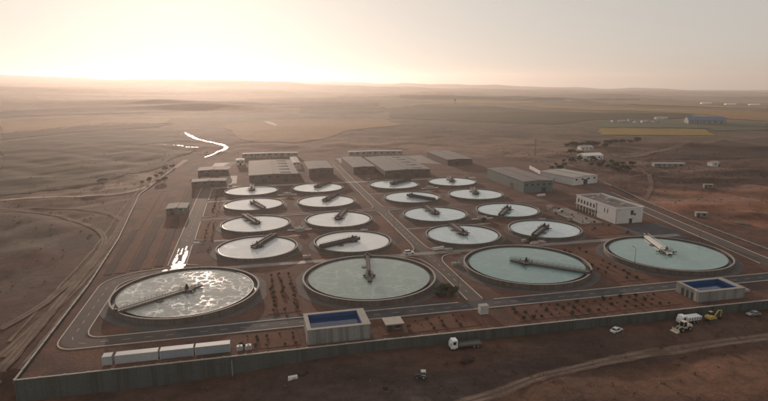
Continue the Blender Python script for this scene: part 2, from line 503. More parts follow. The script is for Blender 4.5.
def wet_road_mat():
    m = bpy.data.materials.new('wet_road')
    m.use_nodes = True
    t = m.node_tree
    p = t.nodes['Principled BSDF']
    pos = nn(t, 'ShaderNodeNewGeometry').outputs['Position']
    n = nn(t, 'ShaderNodeTexNoise')
    n.inputs['Scale'].default_value = .16
    n.inputs['Detail'].default_value = 6
    t.links.new(pos, n.inputs['Vector'])
    r = nn(t, 'ShaderNodeMapRange')
    for k, x in zip(('From Min', 'From Max', 'To Min', 'To Max'), (.40, .60, .17, .5)):
        r.inputs[k].default_value = x
    t.links.new(n.outputs['Fac'], r.inputs['Value'])
    t.links.new(r.outputs[0], p.inputs['Roughness'])
    mx = nn(t, 'ShaderNodeMix', data_type='RGBA')
    mx.inputs['A'].default_value = (.10, .085, .075, 1)
    mx.inputs['B'].default_value = (.22, .185, .155, 1)
    t.links.new(n.outputs['Fac'], mx.inputs['Factor'])
    t.links.new(mx.outputs['Result'], p.inputs['Base Color'])
    n2 = nn(t, 'ShaderNodeTexNoise')
    n2.inputs['Scale'].default_value = .8
    n2.inputs['Detail'].default_value = 4
    t.links.new(pos, n2.inputs['Vector'])
    b = nn(t, 'ShaderNodeBump')
    b.inputs['Distance'].default_value = .06
    t.links.new(n2.outputs['Fac'], b.inputs['Height'])
    t.links.new(b.outputs[0], p.inputs['Normal'])
    MATS['wet_road'] = m


wet_road_mat()
ground_mat()


# ------------------------------------------------------------------ mesh helpers
class MB:
    def __init__(self):
        self.v, self.f = [], []

    def quad(self, *pts):
        n = len(self.v)
        self.v += [tuple(p) for p in pts]
        self.f.append(tuple(range(n, n + len(pts))))
        return self

    def box(self, x0, x1, y0, y1, z0, z1):
        n = len(self.v)
        self.v += [(x0, y0, z0), (x1, y0, z0), (x1, y1, z0), (x0, y1, z0), (x0, y0, z1), (x1, y0, z1), (x1, y1, z1), (x0, y1, z1)]
        self.f += [tuple(n + i for i in q) for q in ((0, 3, 2, 1), (4, 5, 6, 7), (0, 1, 5, 4), (1, 2, 6, 5), (2, 3, 7, 6), (3, 0, 4, 7))]
        return self

    def prism(self, poly, z0, z1, top=None):
        """poly counter-clockwise in xy; top may be another ring of the same length"""
        n, k = len(self.v), len(poly)
        self.v += [(x, y, z0) for x, y in poly]
        self.v += [(x, y, z1) for x, y in (top or poly)]
        self.f.append(tuple(n + i for i in range(k - 1, -1, -1)))
        self.f.append(tuple(n + k + i for i in range(k)))
        for i in range(k):
            j = (i + 1) % k
            self.f.append((n + i, n + j, n + k + j, n + k + i))
        return self

    def side(self, prof, y0, y1, inset=None):
        """profile in xz (clockwise seen from -y) pushed from y0 to y1; inset[i] narrows point i"""
        n, k = len(self.v), len(prof)
        ins = inset or [0] * k
        self.v += [(x, y0 + ins[i], z) for i, (x, z) in enumerate(prof)]
        self.v += [(x, y1 - ins[i], z) for i, (x, z) in enumerate(prof)]
        self.f.append(tuple(n + i for i in range(k)))
        self.f.append(tuple(n + k + i for i in range(k - 1, -1, -1)))
        for i in range(k):
            j = (i + 1) % k
            self.f.append((n + j, n + i, n + k + i, n + k + j))
        return self

    def cyl(self, cx, cy, r0, z0, z1, r1=None, n=12, axis='z'):
        r1 = r0 if r1 is None else r1
        b = len(self.v)
        for r, z in ((r0, z0), (r1, z1)):
            for i in range(n):
                a = 2 * math.pi * i / n
                u, v = cx + r * math.cos(a), cy + r * math.sin(a)
                self.v.append((u, v, z) if axis == 'z' else ((u, z, v) if axis == 'y' else (z, u, v)))
        self.f.append(tuple(b + i for i in range(n - 1, -1, -1)))
        self.f.append(tuple(b + n + i for i in range(n)))
        for i in range(n):
            j = (i + 1) % n
            self.f.append((b + i, b + j, b + n + j, b + n + i))
        return self

    def bar(self, p, q, r, n=5):
        p, q = Vector(p), Vector(q)
        d = (q - p).normalized()
        s = d.orthogonal().normalized()
        t = d.cross(s)
        b = len(self.v)
        for c in (p, q):
            for i in range(n):
                a = 2 * math.pi * i / n
                self.v.append(tuple(c + r * (math.cos(a) * s + math.sin(a) * t)))
        self.f.append(tuple(b + i for i in range(n - 1, -1, -1)))
        self.f.append(tuple(b + n + i for i in range(n)))
        for i in range(n):
            j = (i + 1) % n
            self.f.append((b + i, b + j, b + n + j, b + n + i))
        return self

    def lathe(self, prof, n=64, closed=True):
        """ring profile (r, z) swept round z"""
        b, k = len(self.v), len(prof)
        for i in range(n):
            a = 2 * math.pi * i / n
            c, s = math.cos(a), math.sin(a)
            self.v += [(r * c, r * s, z) for r, z in prof]
        m = k if closed else k - 1
        for i in range(n):
            i2 = (i + 1) % n
            for j in range(m):
                j2 = (j + 1) % k
                self.f.append((b + i * k + j, b + i2 * k + j, b + i2 * k + j2, b + i * k + j2))
        return self

    def mesh(self, name, m, smooth=False):
        me = bpy.data.meshes.new(name)
        me.from_pydata(self.v, [], self.f)
        bm = bmesh.new()
        bm.from_mesh(me)
        bmesh.ops.recalc_face_normals(bm, faces=bm.faces)
        bm.to_mesh(me)
        bm.free()
        if smooth:
            me.polygons.foreach_set('use_smooth', [True] * len(me.polygons))
        if m is not None:
            me.materials.append(MATS[m])
        return me

    def build(self, name, m, parent=None, smooth=False):
        return link(name, self.mesh(name, m, smooth), parent)


def link(name, me, parent=None):
    o = bpy.data.objects.new(name, me)
    COL.objects.link(o)
    if parent is not None:
        o.parent = parent
    return o


def tag(o, label=None, cat=None, group=None, kind=None):
    if label:
        o['label'] = label
    if cat:
        o['category'] = cat
    if group:
        o['group'] = group
    if kind:
        o['kind'] = kind
    return o


def thing(name, label, cat, x, y, z=0.0, rz=0.0, group=None):
    o = bpy.data.objects.new(name, None)
    o.empty_display_size = 0.5
    COL.objects.link(o)
    o.location = (x, y, z)
    o.rotation_euler = (0, 0, rz)
    return tag(o, label, cat, group)


def pthing(name, label, cat, a, b, z=0.0, rz=0.0, group=None):
    x, y = W(a, b)
    return thing(name, label, cat, x, y, z, TH + rz, group)


def copy_tree(o, parent=None):
    c = o.copy()
    COL.objects.link(c)
    c.parent = parent
    for ch in list(o.children):
        copy_tree(ch, c)
    return c


def pframe(o, z=0.0):
    o.location = (OX, OY, z)
    o.rotation_euler = (0, 0, TH)
    return o


def chaikin(pts, n=3):
    pts = [Vector((p[0], p[1])) for p in pts]
    for _ in range(n):
        q = [pts[0]]
        for i in range(len(pts) - 1):
            q += [pts[i].lerp(pts[i + 1], .25), pts[i].lerp(pts[i + 1], .75)]
        q.append(pts[-1])
        pts = q
    return pts


def resample(pts, step):
    out = [pts[0].copy()]
    carry = 0.0
    for i in range(len(pts) - 1):
        seg = pts[i + 1] - pts[i]
        L = seg.length
        d = step - carry
        while d < L:
            out.append(pts[i] + seg * (d / L))
            d += step
        carry = (carry + L) % step if L else carry
    out.append(pts[-1].copy())
    return out


def offsets(pts, d):
    out = []
    for i, p in enumerate(pts):
        a = pts[max(0, i - 1)]
        b = pts[min(len(pts) - 1, i + 1)]
        t = (b - a).normalized()
        out.append(p + Vector((-t.y, t.x)) * d)
    return out


def hfun(p):
    return float(ground_h(p.x, p.y))

# ------------------------------------------------------------------ ground
def axis(lo, hi, step, far_lo, far_hi, grow):
    mid = list(np.arange(lo, hi + step / 2, step))
    up, s, v = [], step, mid[-1]
    while v < far_hi:
        s *= grow
        v += s
        up.append(v)
    dn, s, v = [], step, mid[0]
    while v > far_lo:
        s *= grow
        v -= s
        dn.append(v)
    return np.array(dn[::-1] + mid + up)


def soil_colour(x, y):
    c = np.empty(x.shape + (3,))
    c[:] = (0.090, 0.047, 0.033)
    a, b = plant(x, y)

    def patch(cx, cy, rx, ry, col, amt=1.0, rot=0.0):
        nonlocal c
        dx, dy = x - cx, y - cy
        u = dx * math.cos(rot) + dy * math.sin(rot)
        v = -dx * math.sin(rot) + dy * math.cos(rot)
        wob = 0.22 * np.sin(x * .11 + 1.7 * np.sin(y * .07)) + 0.18 * np.sin(y * .13 + 2.1 * np.sin(x * .06 + 1))
        d = np.sqrt((u / rx) ** 2 + (v / ry) ** 2) + wob
        w = (1 - sm(.65, 1.25, d))[..., None] * amt
        c = c * (1 - w) + np.array(col) * w
    patch(-190, 300, 110, 130, (0.093, 0.051, 0.036), .9)
    patch(-172, 258, 50, 26, (0.045, 0.030, 0.019), .95)
    patch(-205, 285, 30, 14, (0.081, 0.059, 0.037), .7)
    patch(-150, 205, 22, 18, (0.093, 0.061, 0.043), .7)
    patch(-195, 420, 40, 30, (0.210, 0.141, 0.101), .9)
    patch(225, 330, 95, 50, (0.218, 0.095, 0.055), .95)
    patch(290, 300, 70, 40, (0.275, 0.120, 0.057), .9)
    patch(205, 345, 40, 8, (0.243, 0.144, 0.101), .8)
    patch(265, 385, 50, 9, (0.218, 0.123, 0.083), .7)
    patch(190, 305, 26, 8, (0.069, 0.036, 0.025), .7, -.5)
    patch(235, 418, 60, 12, (0.065, 0.039, 0.030), .9)
    patch(320, 440, 80, 20, (0.069, 0.042, 0.033), .9)
    patch(250, 470, 70, 12, (0.187, 0.123, 0.091), .8)
    patch(190, 520, 60, 40, (0.162, 0.108, 0.081), .7)
    patch(120, 620, 120, 70, (0.187, 0.112, 0.077), .9)
    patch(60, 700, 200, 60, (0.162, 0.101, 0.067), .8)
    patch(20, 128, 40, 14, (0.069, 0.053, 0.047), .85)  # front ground: shade below the wall put into the soil colour
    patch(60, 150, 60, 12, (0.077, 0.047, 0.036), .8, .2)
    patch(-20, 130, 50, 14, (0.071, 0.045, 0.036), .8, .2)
    patch(85, 134, 50, 9, (0.146, 0.076, 0.048), .9, .2)  # lighter where sun reaches past the wall's shadow, painted into the colour
    patch(-92, 118, 14, 12, (0.187, 0.090, 0.057), .9)  # sunlit ground off the wall corner, its light put into the colour
    return np.clip(c, 0, 1)


xs = axis(-262, 342, 3.0, -9000, 9000, 1.13)
ys = axis(96, 600, 3.0, -350, 10400, 1.045)
GX, GY = np.meshgrid(xs, ys, indexing='xy')
GZ = ground_h(GX, GY)
nx, ny = len(xs), len(ys)
verts = np.stack([GX, GY, GZ], -1).reshape(-1, 3)
idx = np.arange(nx * ny).reshape(ny, nx)
quads = np.stack([idx[:-1, :-1], idx[:-1, 1:], idx[1:, 1:], idx[1:, :-1]], -1).reshape(-1, 4)
gme = bpy.data.meshes.new('ground')
gme.from_pydata(verts.tolist(), [], quads.tolist())
gme.polygons.foreach_set('use_smooth', [True] * len(gme.polygons))
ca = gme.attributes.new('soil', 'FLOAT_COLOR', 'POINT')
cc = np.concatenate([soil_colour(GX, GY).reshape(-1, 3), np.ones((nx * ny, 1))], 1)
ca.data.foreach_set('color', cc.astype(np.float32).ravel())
gme.materials.append(MATS['ground'])
tag(link('ground', gme), kind='structure')


def lift(p):
    return 0.09 + 0.0003 * max(0.0, math.hypot(p.x, p.y) - 250)


def drape_poly(name, poly, m, step=None, extra=0.0):
    """a field: the polygon cut into a grid that follows the ground"""
    P = [Vector(p) for p in poly]
    x0, x1 = min(p.x for p in P), max(p.x for p in P)
    y0, y1 = min(p.y for p in P), max(p.y for p in P)
    step = step or max(x1 - x0, y1 - y0) / 34
    bm = bmesh.new()
    f = bm.faces.new([bm.verts.new((p.x, p.y, 0)) for p in P])
    k = x0 + step
    while k < x1:
        g = bm.verts[:] + bm.edges[:] + bm.faces[:]
        bmesh.ops.bisect_plane(bm, geom=g, plane_co=(k, 0, 0), plane_no=(1, 0, 0))
        k += step
    k = y0 + step
    while k < y1:
        g = bm.verts[:] + bm.edges[:] + bm.faces[:]
        bmesh.ops.bisect_plane(bm, geom=g, plane_co=(0, k, 0), plane_no=(0, 1, 0))
        k += step
    for v in bm.verts:
        v.co.z = hfun(v.co) + lift(v.co) * 1.6 + extra
    bmesh.ops.recalc_face_normals(bm, faces=bm.faces)
    if sum(f.normal.z for f in bm.faces) < 0:
        bmesh.ops.reverse_faces(bm, faces=bm.faces)
    me = bpy.data.meshes.new(name)
    bm.to_mesh(me)
    bm.free()
    me.polygons.foreach_set('use_smooth', [True] * len(me.polygons))
    me.materials.append(MATS[m])
    return tag(link(name, me), kind='structure')


def wavy(poly, amp, n=5, seed=0):
    r = random.Random(seed)
    out = []
    for i in range(len(poly)):
        p, q = Vector(poly[i]), Vector(poly[(i + 1) % len(poly)])
        for k in range(n):
            out.append(p.lerp(q, k / n) + (Vector((r.uniform(-amp, amp), r.uniform(-amp, amp))) if k else Vector((0, 0))))
    return out


def drape_ribbon(name, path, width, m, step=4.0, jitter=0.0, extra=0.0, seed=1, cuts=2, fixed=None):
    r = random.Random(seed)
    pts = resample(chaikin(path, 3), step)
    mb = MB()
    rows = []
    for i, p in enumerate(pts):
        w = width(i / (len(pts) - 1)) if callable(width) else width
        ws = [w * .5 + r.uniform(-jitter, jitter), w * .5 + r.uniform(-jitter, jitter)]
        a, b = pts[max(0, i - 1)], pts[min(len(pts) - 1, i + 1)]
        t = (b - a).normalized()
        nrm = Vector((-t.y, t.x))
        row = []
        for k in range(cuts + 1):
            q = p + nrm * (-ws[0] + (ws[0] + ws[1]) * k / cuts)
            z = fixed if fixed is not None else hfun(q) + lift(q) + extra
            mb.v.append((q.x, q.y, z))
            row.append(len(mb.v) - 1)
        rows.append(row)
    for i in range(len(rows) - 1):
        for k in range(cuts):
            mb.f.append((rows[i][k], rows[i][k + 1], rows[i + 1][k + 1], rows[i + 1][k]))
    return tag(mb.build(name, m, smooth=True), kind='structure')


drape_poly('yellow_field', wavy(G_yellow, 3, 4, 1), 'field_yellow')
drape_poly('olive_field', wavy(G_olive, 6, 3, 2), 'field_olive')
drape_poly('orange_field', wavy(G_orange, 6, 3, 3), 'field_orange')
drape_poly('tan_field', wavy(G_tan, 6, 4, 4), 'field_tan')
drape_poly('ploughed_field', wavy(G_dark, 5, 5, 5), 'field_dark', step=5, extra=.12)
drape_poly('green_field', wavy(G_green, 4, 3, 6), 'field_green')
drape_poly('dark_field', wavy(G_tri, 6, 5, 7), 'field_plum')
drape_poly('distant_field', wavy(G_strip1, 10, 3, 8), 'field_dark')
drape_poly('distant_field', wavy(G_strip2, 8, 3, 9), 'field_tan')
drape_poly('distant_field', wavy(G_strip3, 8, 3, 10), 'field_olive')
drape_poly('distant_field', wavy(G_strip4, 10, 3, 11), 'field_tan')
drape_poly('straw_field', wavy(G_straw, 8, 3, 21), 'field_straw')
drape_poly('straw_field', wavy(G_straw2, 8, 3, 22), 'field_straw')
drape_poly('distant_field', wavy(G_strip6, 8, 3, 23), 'field_dark')
drape_poly('distant_field', wavy(G_strip5, 10, 3, 12), 'field_dark')



def track(name, path, width, base, seed, ruts=True, step=4.0, extra=0.0, jitter=.35, rut='rut_dust', rw=.9):
    """a dirt track: dull worn strip with two paler wheel ruts"""
    o = drape_ribbon(name, path, width, base, step=step, jitter=jitter, seed=seed, extra=extra)
    if ruts:
        pts = resample(chaikin(path, 3), step)
        for k, d in enumerate((-width * .24, width * .24)):
            q = drape_ribbon('wheel_rut', [tuple(p) for p in offsets(pts, d)], rw, rut, step=step, jitter=.14, seed=seed + 50 + k, extra=extra + .05)
            del q['kind']
            q.parent = o
    return o


track('dirt_road', G_L1, 5.0, 'track_dust', 2, False)
track('dirt_track', G_L2, 3.4, 'track_dull', 3, extra=.03)
track('dirt_track', G_L3, 3.0, 'track_dull', 4, extra=.12)
track('dirt_track', G_L4, 3.2, 'track_dull', 5, extra=.21)
track('dirt_track', G_RR, 3.6, 'track_dull', 6, step=2.0, jitter=.25)
track('dirt_road', G_RR2, 8, 'track_dull', 7, False, step=8, jitter=.8)
track('dirt_track', G_RR3, 3.2, 'track_dull', 8, False, step=6, jitter=.3, extra=.05)
for k, off in enumerate((4.5, 8.5, -5.0)):
    pts = offsets(resample(chaikin(G_L4, 3), 6), off)
    drape_ribbon('dirt_track', [tuple(p) for p in pts[: len(pts) - 2 * k]], .9, 'rut_dust', jitter=.25, seed=30 + k, extra=.05)
drape_ribbon('river', G_river, lambda t: .4 + 5.0 * math.sin(math.pi * t) ** 1.8, 'water_river', step=2.5, seed=9, extra=.25)
drape_ribbon('river', G_stream, lambda t: .5 + 1.5 * math.sin(math.pi * t), 'water_river', step=4, jitter=.2, seed=10, extra=.25)
drape_ribbon('river', G_pool, lambda t: .3 + 3.6 * math.sin(math.pi * t), 'water_river', step=3, seed=11, extra=.25)
drape_ribbon('pond', G_pond, lambda t: .5 + 9 * math.sin(math.pi * t), 'water_river', step=4, jitter=.2, seed=12, extra=.25)

# ------------------------------------------------------------------ yard of the works, roads
YARD = [(-36, -51.2), (60, -51.6), (232.5, -54.3), (244.5, -8), (250, 37), (259, 87), (276, 160), (284, 262), (180, 392), (20, 396), (-40, 330), (-50, 197), (-39.5, 83), (-36.5, 20)]
yard = MB().prism(YARD, -0.9, 0.0).build('yard', 'yard_soil')
tag(pframe(yard), kind='structure')


def bed(poly, m, z):
    o = MB().prism(poly, -0.05, z).build('planting_bed', m)
    return tag(pframe(o), kind='structure')


for k, (a0, a1, m, b0, b1) in enumerate(((-34.6, -31.6, 'dark_bed', 30, 190), (-30.4, -26.6, 'bed_soil', 31, 200), (-25.6, -21.8, 'dark_bed', 33, 126), (-20.8, -17.4, 'bed_soil', 34, 128), (-16.6, -13.2, 'dark_bed', 36, 126), (-37, -33.4, 'bed_soil', 100, 205), (-24.5, -20, 'bed_soil', 150, 208), (-18.5, -13.5, 'dark_bed', 150, 208))):
    bed([(a0, b0), (a1, b0), (a1 - .035 * (b1 - b0), b1), (a0 - .035 * (b1 - b0), b1)], m, .10 + .012 * k)
for k, (a0, a1, b0, b1, m) in enumerate(((-1.5, 5.0, 52, 72, 'dark_bed'), (-1.5, 4.6, 76, 110, 'bed_soil'), (-1.0, 4.4, 121, 160, 'bed_soil'), (-1.0, 4.2, 166, 205, 'dark_bed'), (27.5, 38.6, -24, 17, 'bed_soil'), (104, 164, -48.6, -37.6, 'bed_soil'), (60, 92, -48.2, -38.0, 'bed_soil'), (19, 36, -48, -38, 'bed_soil'), (155, 169, -25, 19, 'bed_soil'), (186, 206, 34, 50, 'bed_soil'))):
    bed([(a0, b0), (a1, b0), (a1, b1), (a0, b1)], m, .06 + .006 * k)


def road(name, path, width, z, m, smooth=3, step=3.0):
    pts = resample(chaikin(path, smooth) if smooth else [Vector(p) for p in path], step)
    L, Rr = offsets(pts, width / 2), offsets(pts, -width / 2)
    mb = MB()
    for i in range(len(pts)):
        mb.v += [(L[i].x, L[i].y, z), (Rr[i].x, Rr[i].y, z)]
    for i in range(len(pts) - 1):
        mb.f.append((2 * i, 2 * i + 1, 2 * i + 3, 2 * i + 2))
    o = mb.build(name, m)
    pframe(o)
    return tag(o, kind='structure')


def kerb(parent, path, smooth=0, w=.36, h=.17, m='kerb_concrete'):
    pts = chaikin(path, smooth) if smooth else [Vector(p) for p in path]
    L, Rr = offsets(pts, w / 2), offsets(pts, -w / 2)
    mb = MB()
    for i in range(len(pts)):
        mb.v += [(L[i].x, L[i].y, -.03), (L[i].x, L[i].y, h), (Rr[i].x, Rr[i].y, h), (Rr[i].x, Rr[i].y, -.03)]
    for i in range(len(pts) - 1):
        for j in range(3):
            mb.f.append((4 * i + j, 4 * i + j + 1, 4 * i + 5 + j, 4 * i + 4 + j))
    mb.f += [(0, 1, 2, 3), tuple(4 * (len(pts) - 1) + q for q in (3, 2, 1, 0))]
    return mb.build('kerb', m, parent)


DASH = {}


def dashes(parent, path, z, every=6.0, length=2.4, w=.2, smooth=3):
    pts = resample(chaikin(path, smooth) if smooth else [Vector(p) for p in path], every)
    if 'm' not in DASH:
        DASH['m'] = MB().quad((-length / 2, -w / 2, 0), (length / 2, -w / 2, 0), (length / 2, w / 2, 0), (-length / 2, w / 2, 0)).mesh('lane_marking', 'paint_white')
    for i in range(1, len(pts) - 1):
        t = pts[i + 1] - pts[i - 1]
        o = link('lane_marking', DASH['m'], parent)
        o.location = (pts[i].x, pts[i].y, z)
        o.rotation_euler = (0, 0, math.atan2(t.y, t.x))


loop_path = [(-8, 30.5), (-14, 29.5), (-22, 27), (-29.6, 20), (-29.6, 8), (-29.6, -20), (-29.6, -32.3), (-18, -32.3), (0, -32.3)]
r_loop = road('perimeter_road', loop_path, 6.2, .030, 'dusty_asphalt', step=1.2)
dashes(r_loop, loop_path, .046)
r_front = road('perimeter_road', [(0, -32.3), (40, -32.4), (110, -32.9), (180, -33.4), (236, -34)], 6.2, .034, 'asphalt', 0)
dashes(r_front, [(2, -32.3), (40, -32.4), (110, -32.9), (180, -33.4), (230, -34)], .05, smooth=0)
# outer kerb round the bend and along the front, inner kerb broken at the junctions
kerb(r_loop, [(-12, 33.0), (-16, 32.3), (-24, 30.2), (-32.9, 22), (-32.9, 8), (-32.9, -20), (-32.9, -35.6), (-20, -35.6), (0, -35.6)], 3)
kerb(r_loop, [(-13, 26.4), (-20, 24.2), (-26.3, 18), (-26.3, 8), (-26.3, -14), (-26.3, -28.9), (-16, -28.9), (-8, -28.9)], 3)
kerb(r_front, [(0.02, -35.6), (40, -35.7), (110, -36.2), (180, -36.7), (232, -37.2)])
kerb(r_front, [(-7.98, -28.9), (40, -29.0), (91, -29.4)])
kerb(r_front, [(104, -29.5), (180, -30.0), (222, -30.3)])
# second strip inside the front road: dark hardstanding below the large tanks
MBs = MB().prism([(-14, -28.6), (88, -29.1), (88, -27.0), (-14, -26.6)], -.05, .012).build('hardstanding', 'asphalt')
tag(pframe(MBs), kind='structure')

left_path = [(-7.6, 24), (-7.7, 60), (-7.9, 120), (-8.2, 200), (-7, 240), (-2, 300), (8, 345)]
r_left = road('service_road', left_path, 6.8, .038, 'dusty_asphalt', 2)
for cx, cb, L, ww, sd in ((-7.2, 33, 15, 5.4, 1), (-9.2, 44, 15, 1.5, 2), (-5.8, 47, 20, 1.7, 3), (-8.0, 55, 10, .9, 4), (-6.6, 60, 7, .6, 5), (-1, 28.6, 4, 2.6, 6), (-11.5, 29.5, 4, 2.4, 7), (-9.6, 57, 8, .5, 8)):
    q_ = random.Random(sd)
    ring = []
    for k in range(26):
        an = 2 * math.pi * k / 26
        rr = 1 + q_.uniform(-.22, .22)
        ring.append((cx + math.cos(an) * ww * .5 * rr, cb + math.sin(an) * L * .5 * rr))
    tag(pframe(MB().prism(ring, .0, .058 + .0035 * sd).build('puddle', 'wet_road')), kind='structure')
kerb(r_left, [(-11.3, 36), (-11.4, 60), (-11.6, 120), (-11.9, 200), (-10.8, 240)])
for b0, b1 in ((34, 67), (72, 112), (119.5, 160), (166, 208)):
    kerb(r_left, [(1.0, b0), (-4.0, b0 + 1.2), (-4.1, b0 + 5), (-4.3, b1 - 5), (-4.3, b1 - 1.2), (1.0, b1)], 2)
dashes(r_left, [(-7.7, 66), (-7.9, 120), (-8.2, 200), (-7, 240)], .052, smooth=0, every=8)

r_cross = road('cross_road', [(-6, 27.6), (20, 27.5), (60, 26.9), (110, 26.4), (170, 26.0), (226, 25.4)], 4.0, .046, 'pale_paving', 0)
for pa in ([(2, 25.8), (12, 26.2), (21, 25.9), (20, 29.2), (8, 29.0), (3, 29.3)], [(30, 25.9), (43, 25.6), (50, 28.0), (41, 28.9), (31, 29.0)]):
    tag(pframe(MB().prism(pa, .0, .066).build('puddle', 'wet_road')), kind='structure')
r_centre = road('centre_road', [(97.6, -29.6), (97.6, 0), (97.4, 30), (97.2, 110), (97.0, 215), (97.6, 330)], 5.0, .042, 'dusty_asphalt', 0)
kerb(r_centre, [(84, 23.6), (90, 22.6), (93.4, 16), (94.9, 2), (94.9, -18), (94.8, -28)], 3)
kerb(r_centre, [(112, 23.2), (104, 22.8), (100.4, 16), (100.3, 2), (100.4, -18), (100.5, -28)], 3)
kerb(r_centre, [(87, 30.2), (93, 31), (94.7, 38), (94.6, 60), (94.5, 108), (93, 111.6), (88, 112)], 2)
kerb(r_centre, [(108, 30.0), (101, 31), (99.9, 38), (99.8, 60), (99.7, 108), (101, 111.6), (107, 112)], 2)
kerb(r_centre, [(88, 118.6), (93, 119), (94.5, 124), (94.4, 160), (94.4, 230), (94.8, 300)], 2)
kerb(r_centre, [(107, 118.6), (101, 119), (99.6, 124), (99.5, 160), (99.5, 230), (100.2, 300)], 2)
dashes(r_centre, [(97.6, -26), (97.6, 0), (97.4, 22)], .058, smooth=0)
dashes(r_centre, [(97.3, 36), (97.2, 106)], .058, smooth=0)
r_mid = road('cross_road', [(-4.8, 115.6), (60, 115.4), (130, 115), (200, 114.6), (240, 116)], 4.6, .050, 'dusty_asphalt', 0)
kerb(r_mid, [(4, 113.2), (60, 113.0), (86, 112.9)])
kerb(r_mid, [(4, 118.2), (60, 118), (86, 117.8)])
for b in (69.5, 163):
    o = road('footpath', [(-4.3, b), (46, b)], 2.0, .054, 'pale_paving', 0)
    o = road('footpath', [(100, b - 1), (146, b - 1)], 2.0, .054, 'pale_paving', 0)
r_right = road('perimeter_road', [(229, -36), (230.5, -20), (235, 8), (240, 40), (247, 80), (256, 130), (262, 175), (250, 215), (222, 250), (190, 262)], 8.0, .046, 'dusty_asphalt', 3)
kerb(r_right, [(233.2, -36), (234.7, -20), (239.2, 8), (244.2, 40), (251.2, 80), (260, 128)], 2)
kerb(r_right, [(226.4, -20), (230.9, 8), (235.8, 38), (242.8, 78), (251, 126)], 2)
r_back = road('service_road', [(-6, 212), (40, 211), (97, 209.5), (160, 208.5), (194, 206)], 6.0, .058, 'pale_paving', 0)
for poly, zz, m in (([(-16, 226), (12, 226), (12, 262), (-16, 262)], .020, 'pale_paving'), ([(-12, 302), (4, 302), (8, 342), (-10, 342)], .022, 'pale_paving'),
                    ([(206, 20), (228, 20), (232, 48), (206, 48)], .024, 'asphalt'), ([(58.5, 284), (66, 284), (68, 352), (60, 352)], .026, 'pale_paving'),
                    ([(104, 310), (122, 312), (122, 345), (104, 345)], .022, 'pale_paving'), ([(192, 56), (205, 56), (205, 92), (192, 92)], .02, 'pale_paving'),
                    ([(164, 300), (192, 280), (192, 345), (164, 345)], .018, 'pale_paving')):
    tag(pframe(MB().prism(poly, -.05, zz).build('paved_yard', m)), kind='structure')


# ------------------------------------------------------------------ clarifier tanks
def ring_rail(mb, r, z, n, h=1.05, t=.035):
    pts = [(r * math.cos(2 * math.pi * i / n), r * math.sin(2 * math.pi * i / n)) for i in range(n)]
    for i in range(n):
        p, q = pts[i], pts[(i + 1) % n]
        mb.bar((p[0], p[1], z), (p[0], p[1], z + h), t, 4)
        for k in (.55, 1.0):
            mb.bar((p[0], p[1], z + h * k), (q[0], q[1], z + h * k), t, 4)


def line_rail(mb, x0, x1, y, z, step, h=1.05, t=.04):
    n = max(1, int((x1 - x0) / step))
    for i in range(n + 1):
        x = x0 + (x1 - x0) * i / n
        mb.bar((x, y, z), (x, y, z + h), t, 4)
    for k in (.5, 1.0):
        mb.bar((x0, y, z + h * k), (x1, y, z + h * k), t, 4)


TANK_CACHE = {}


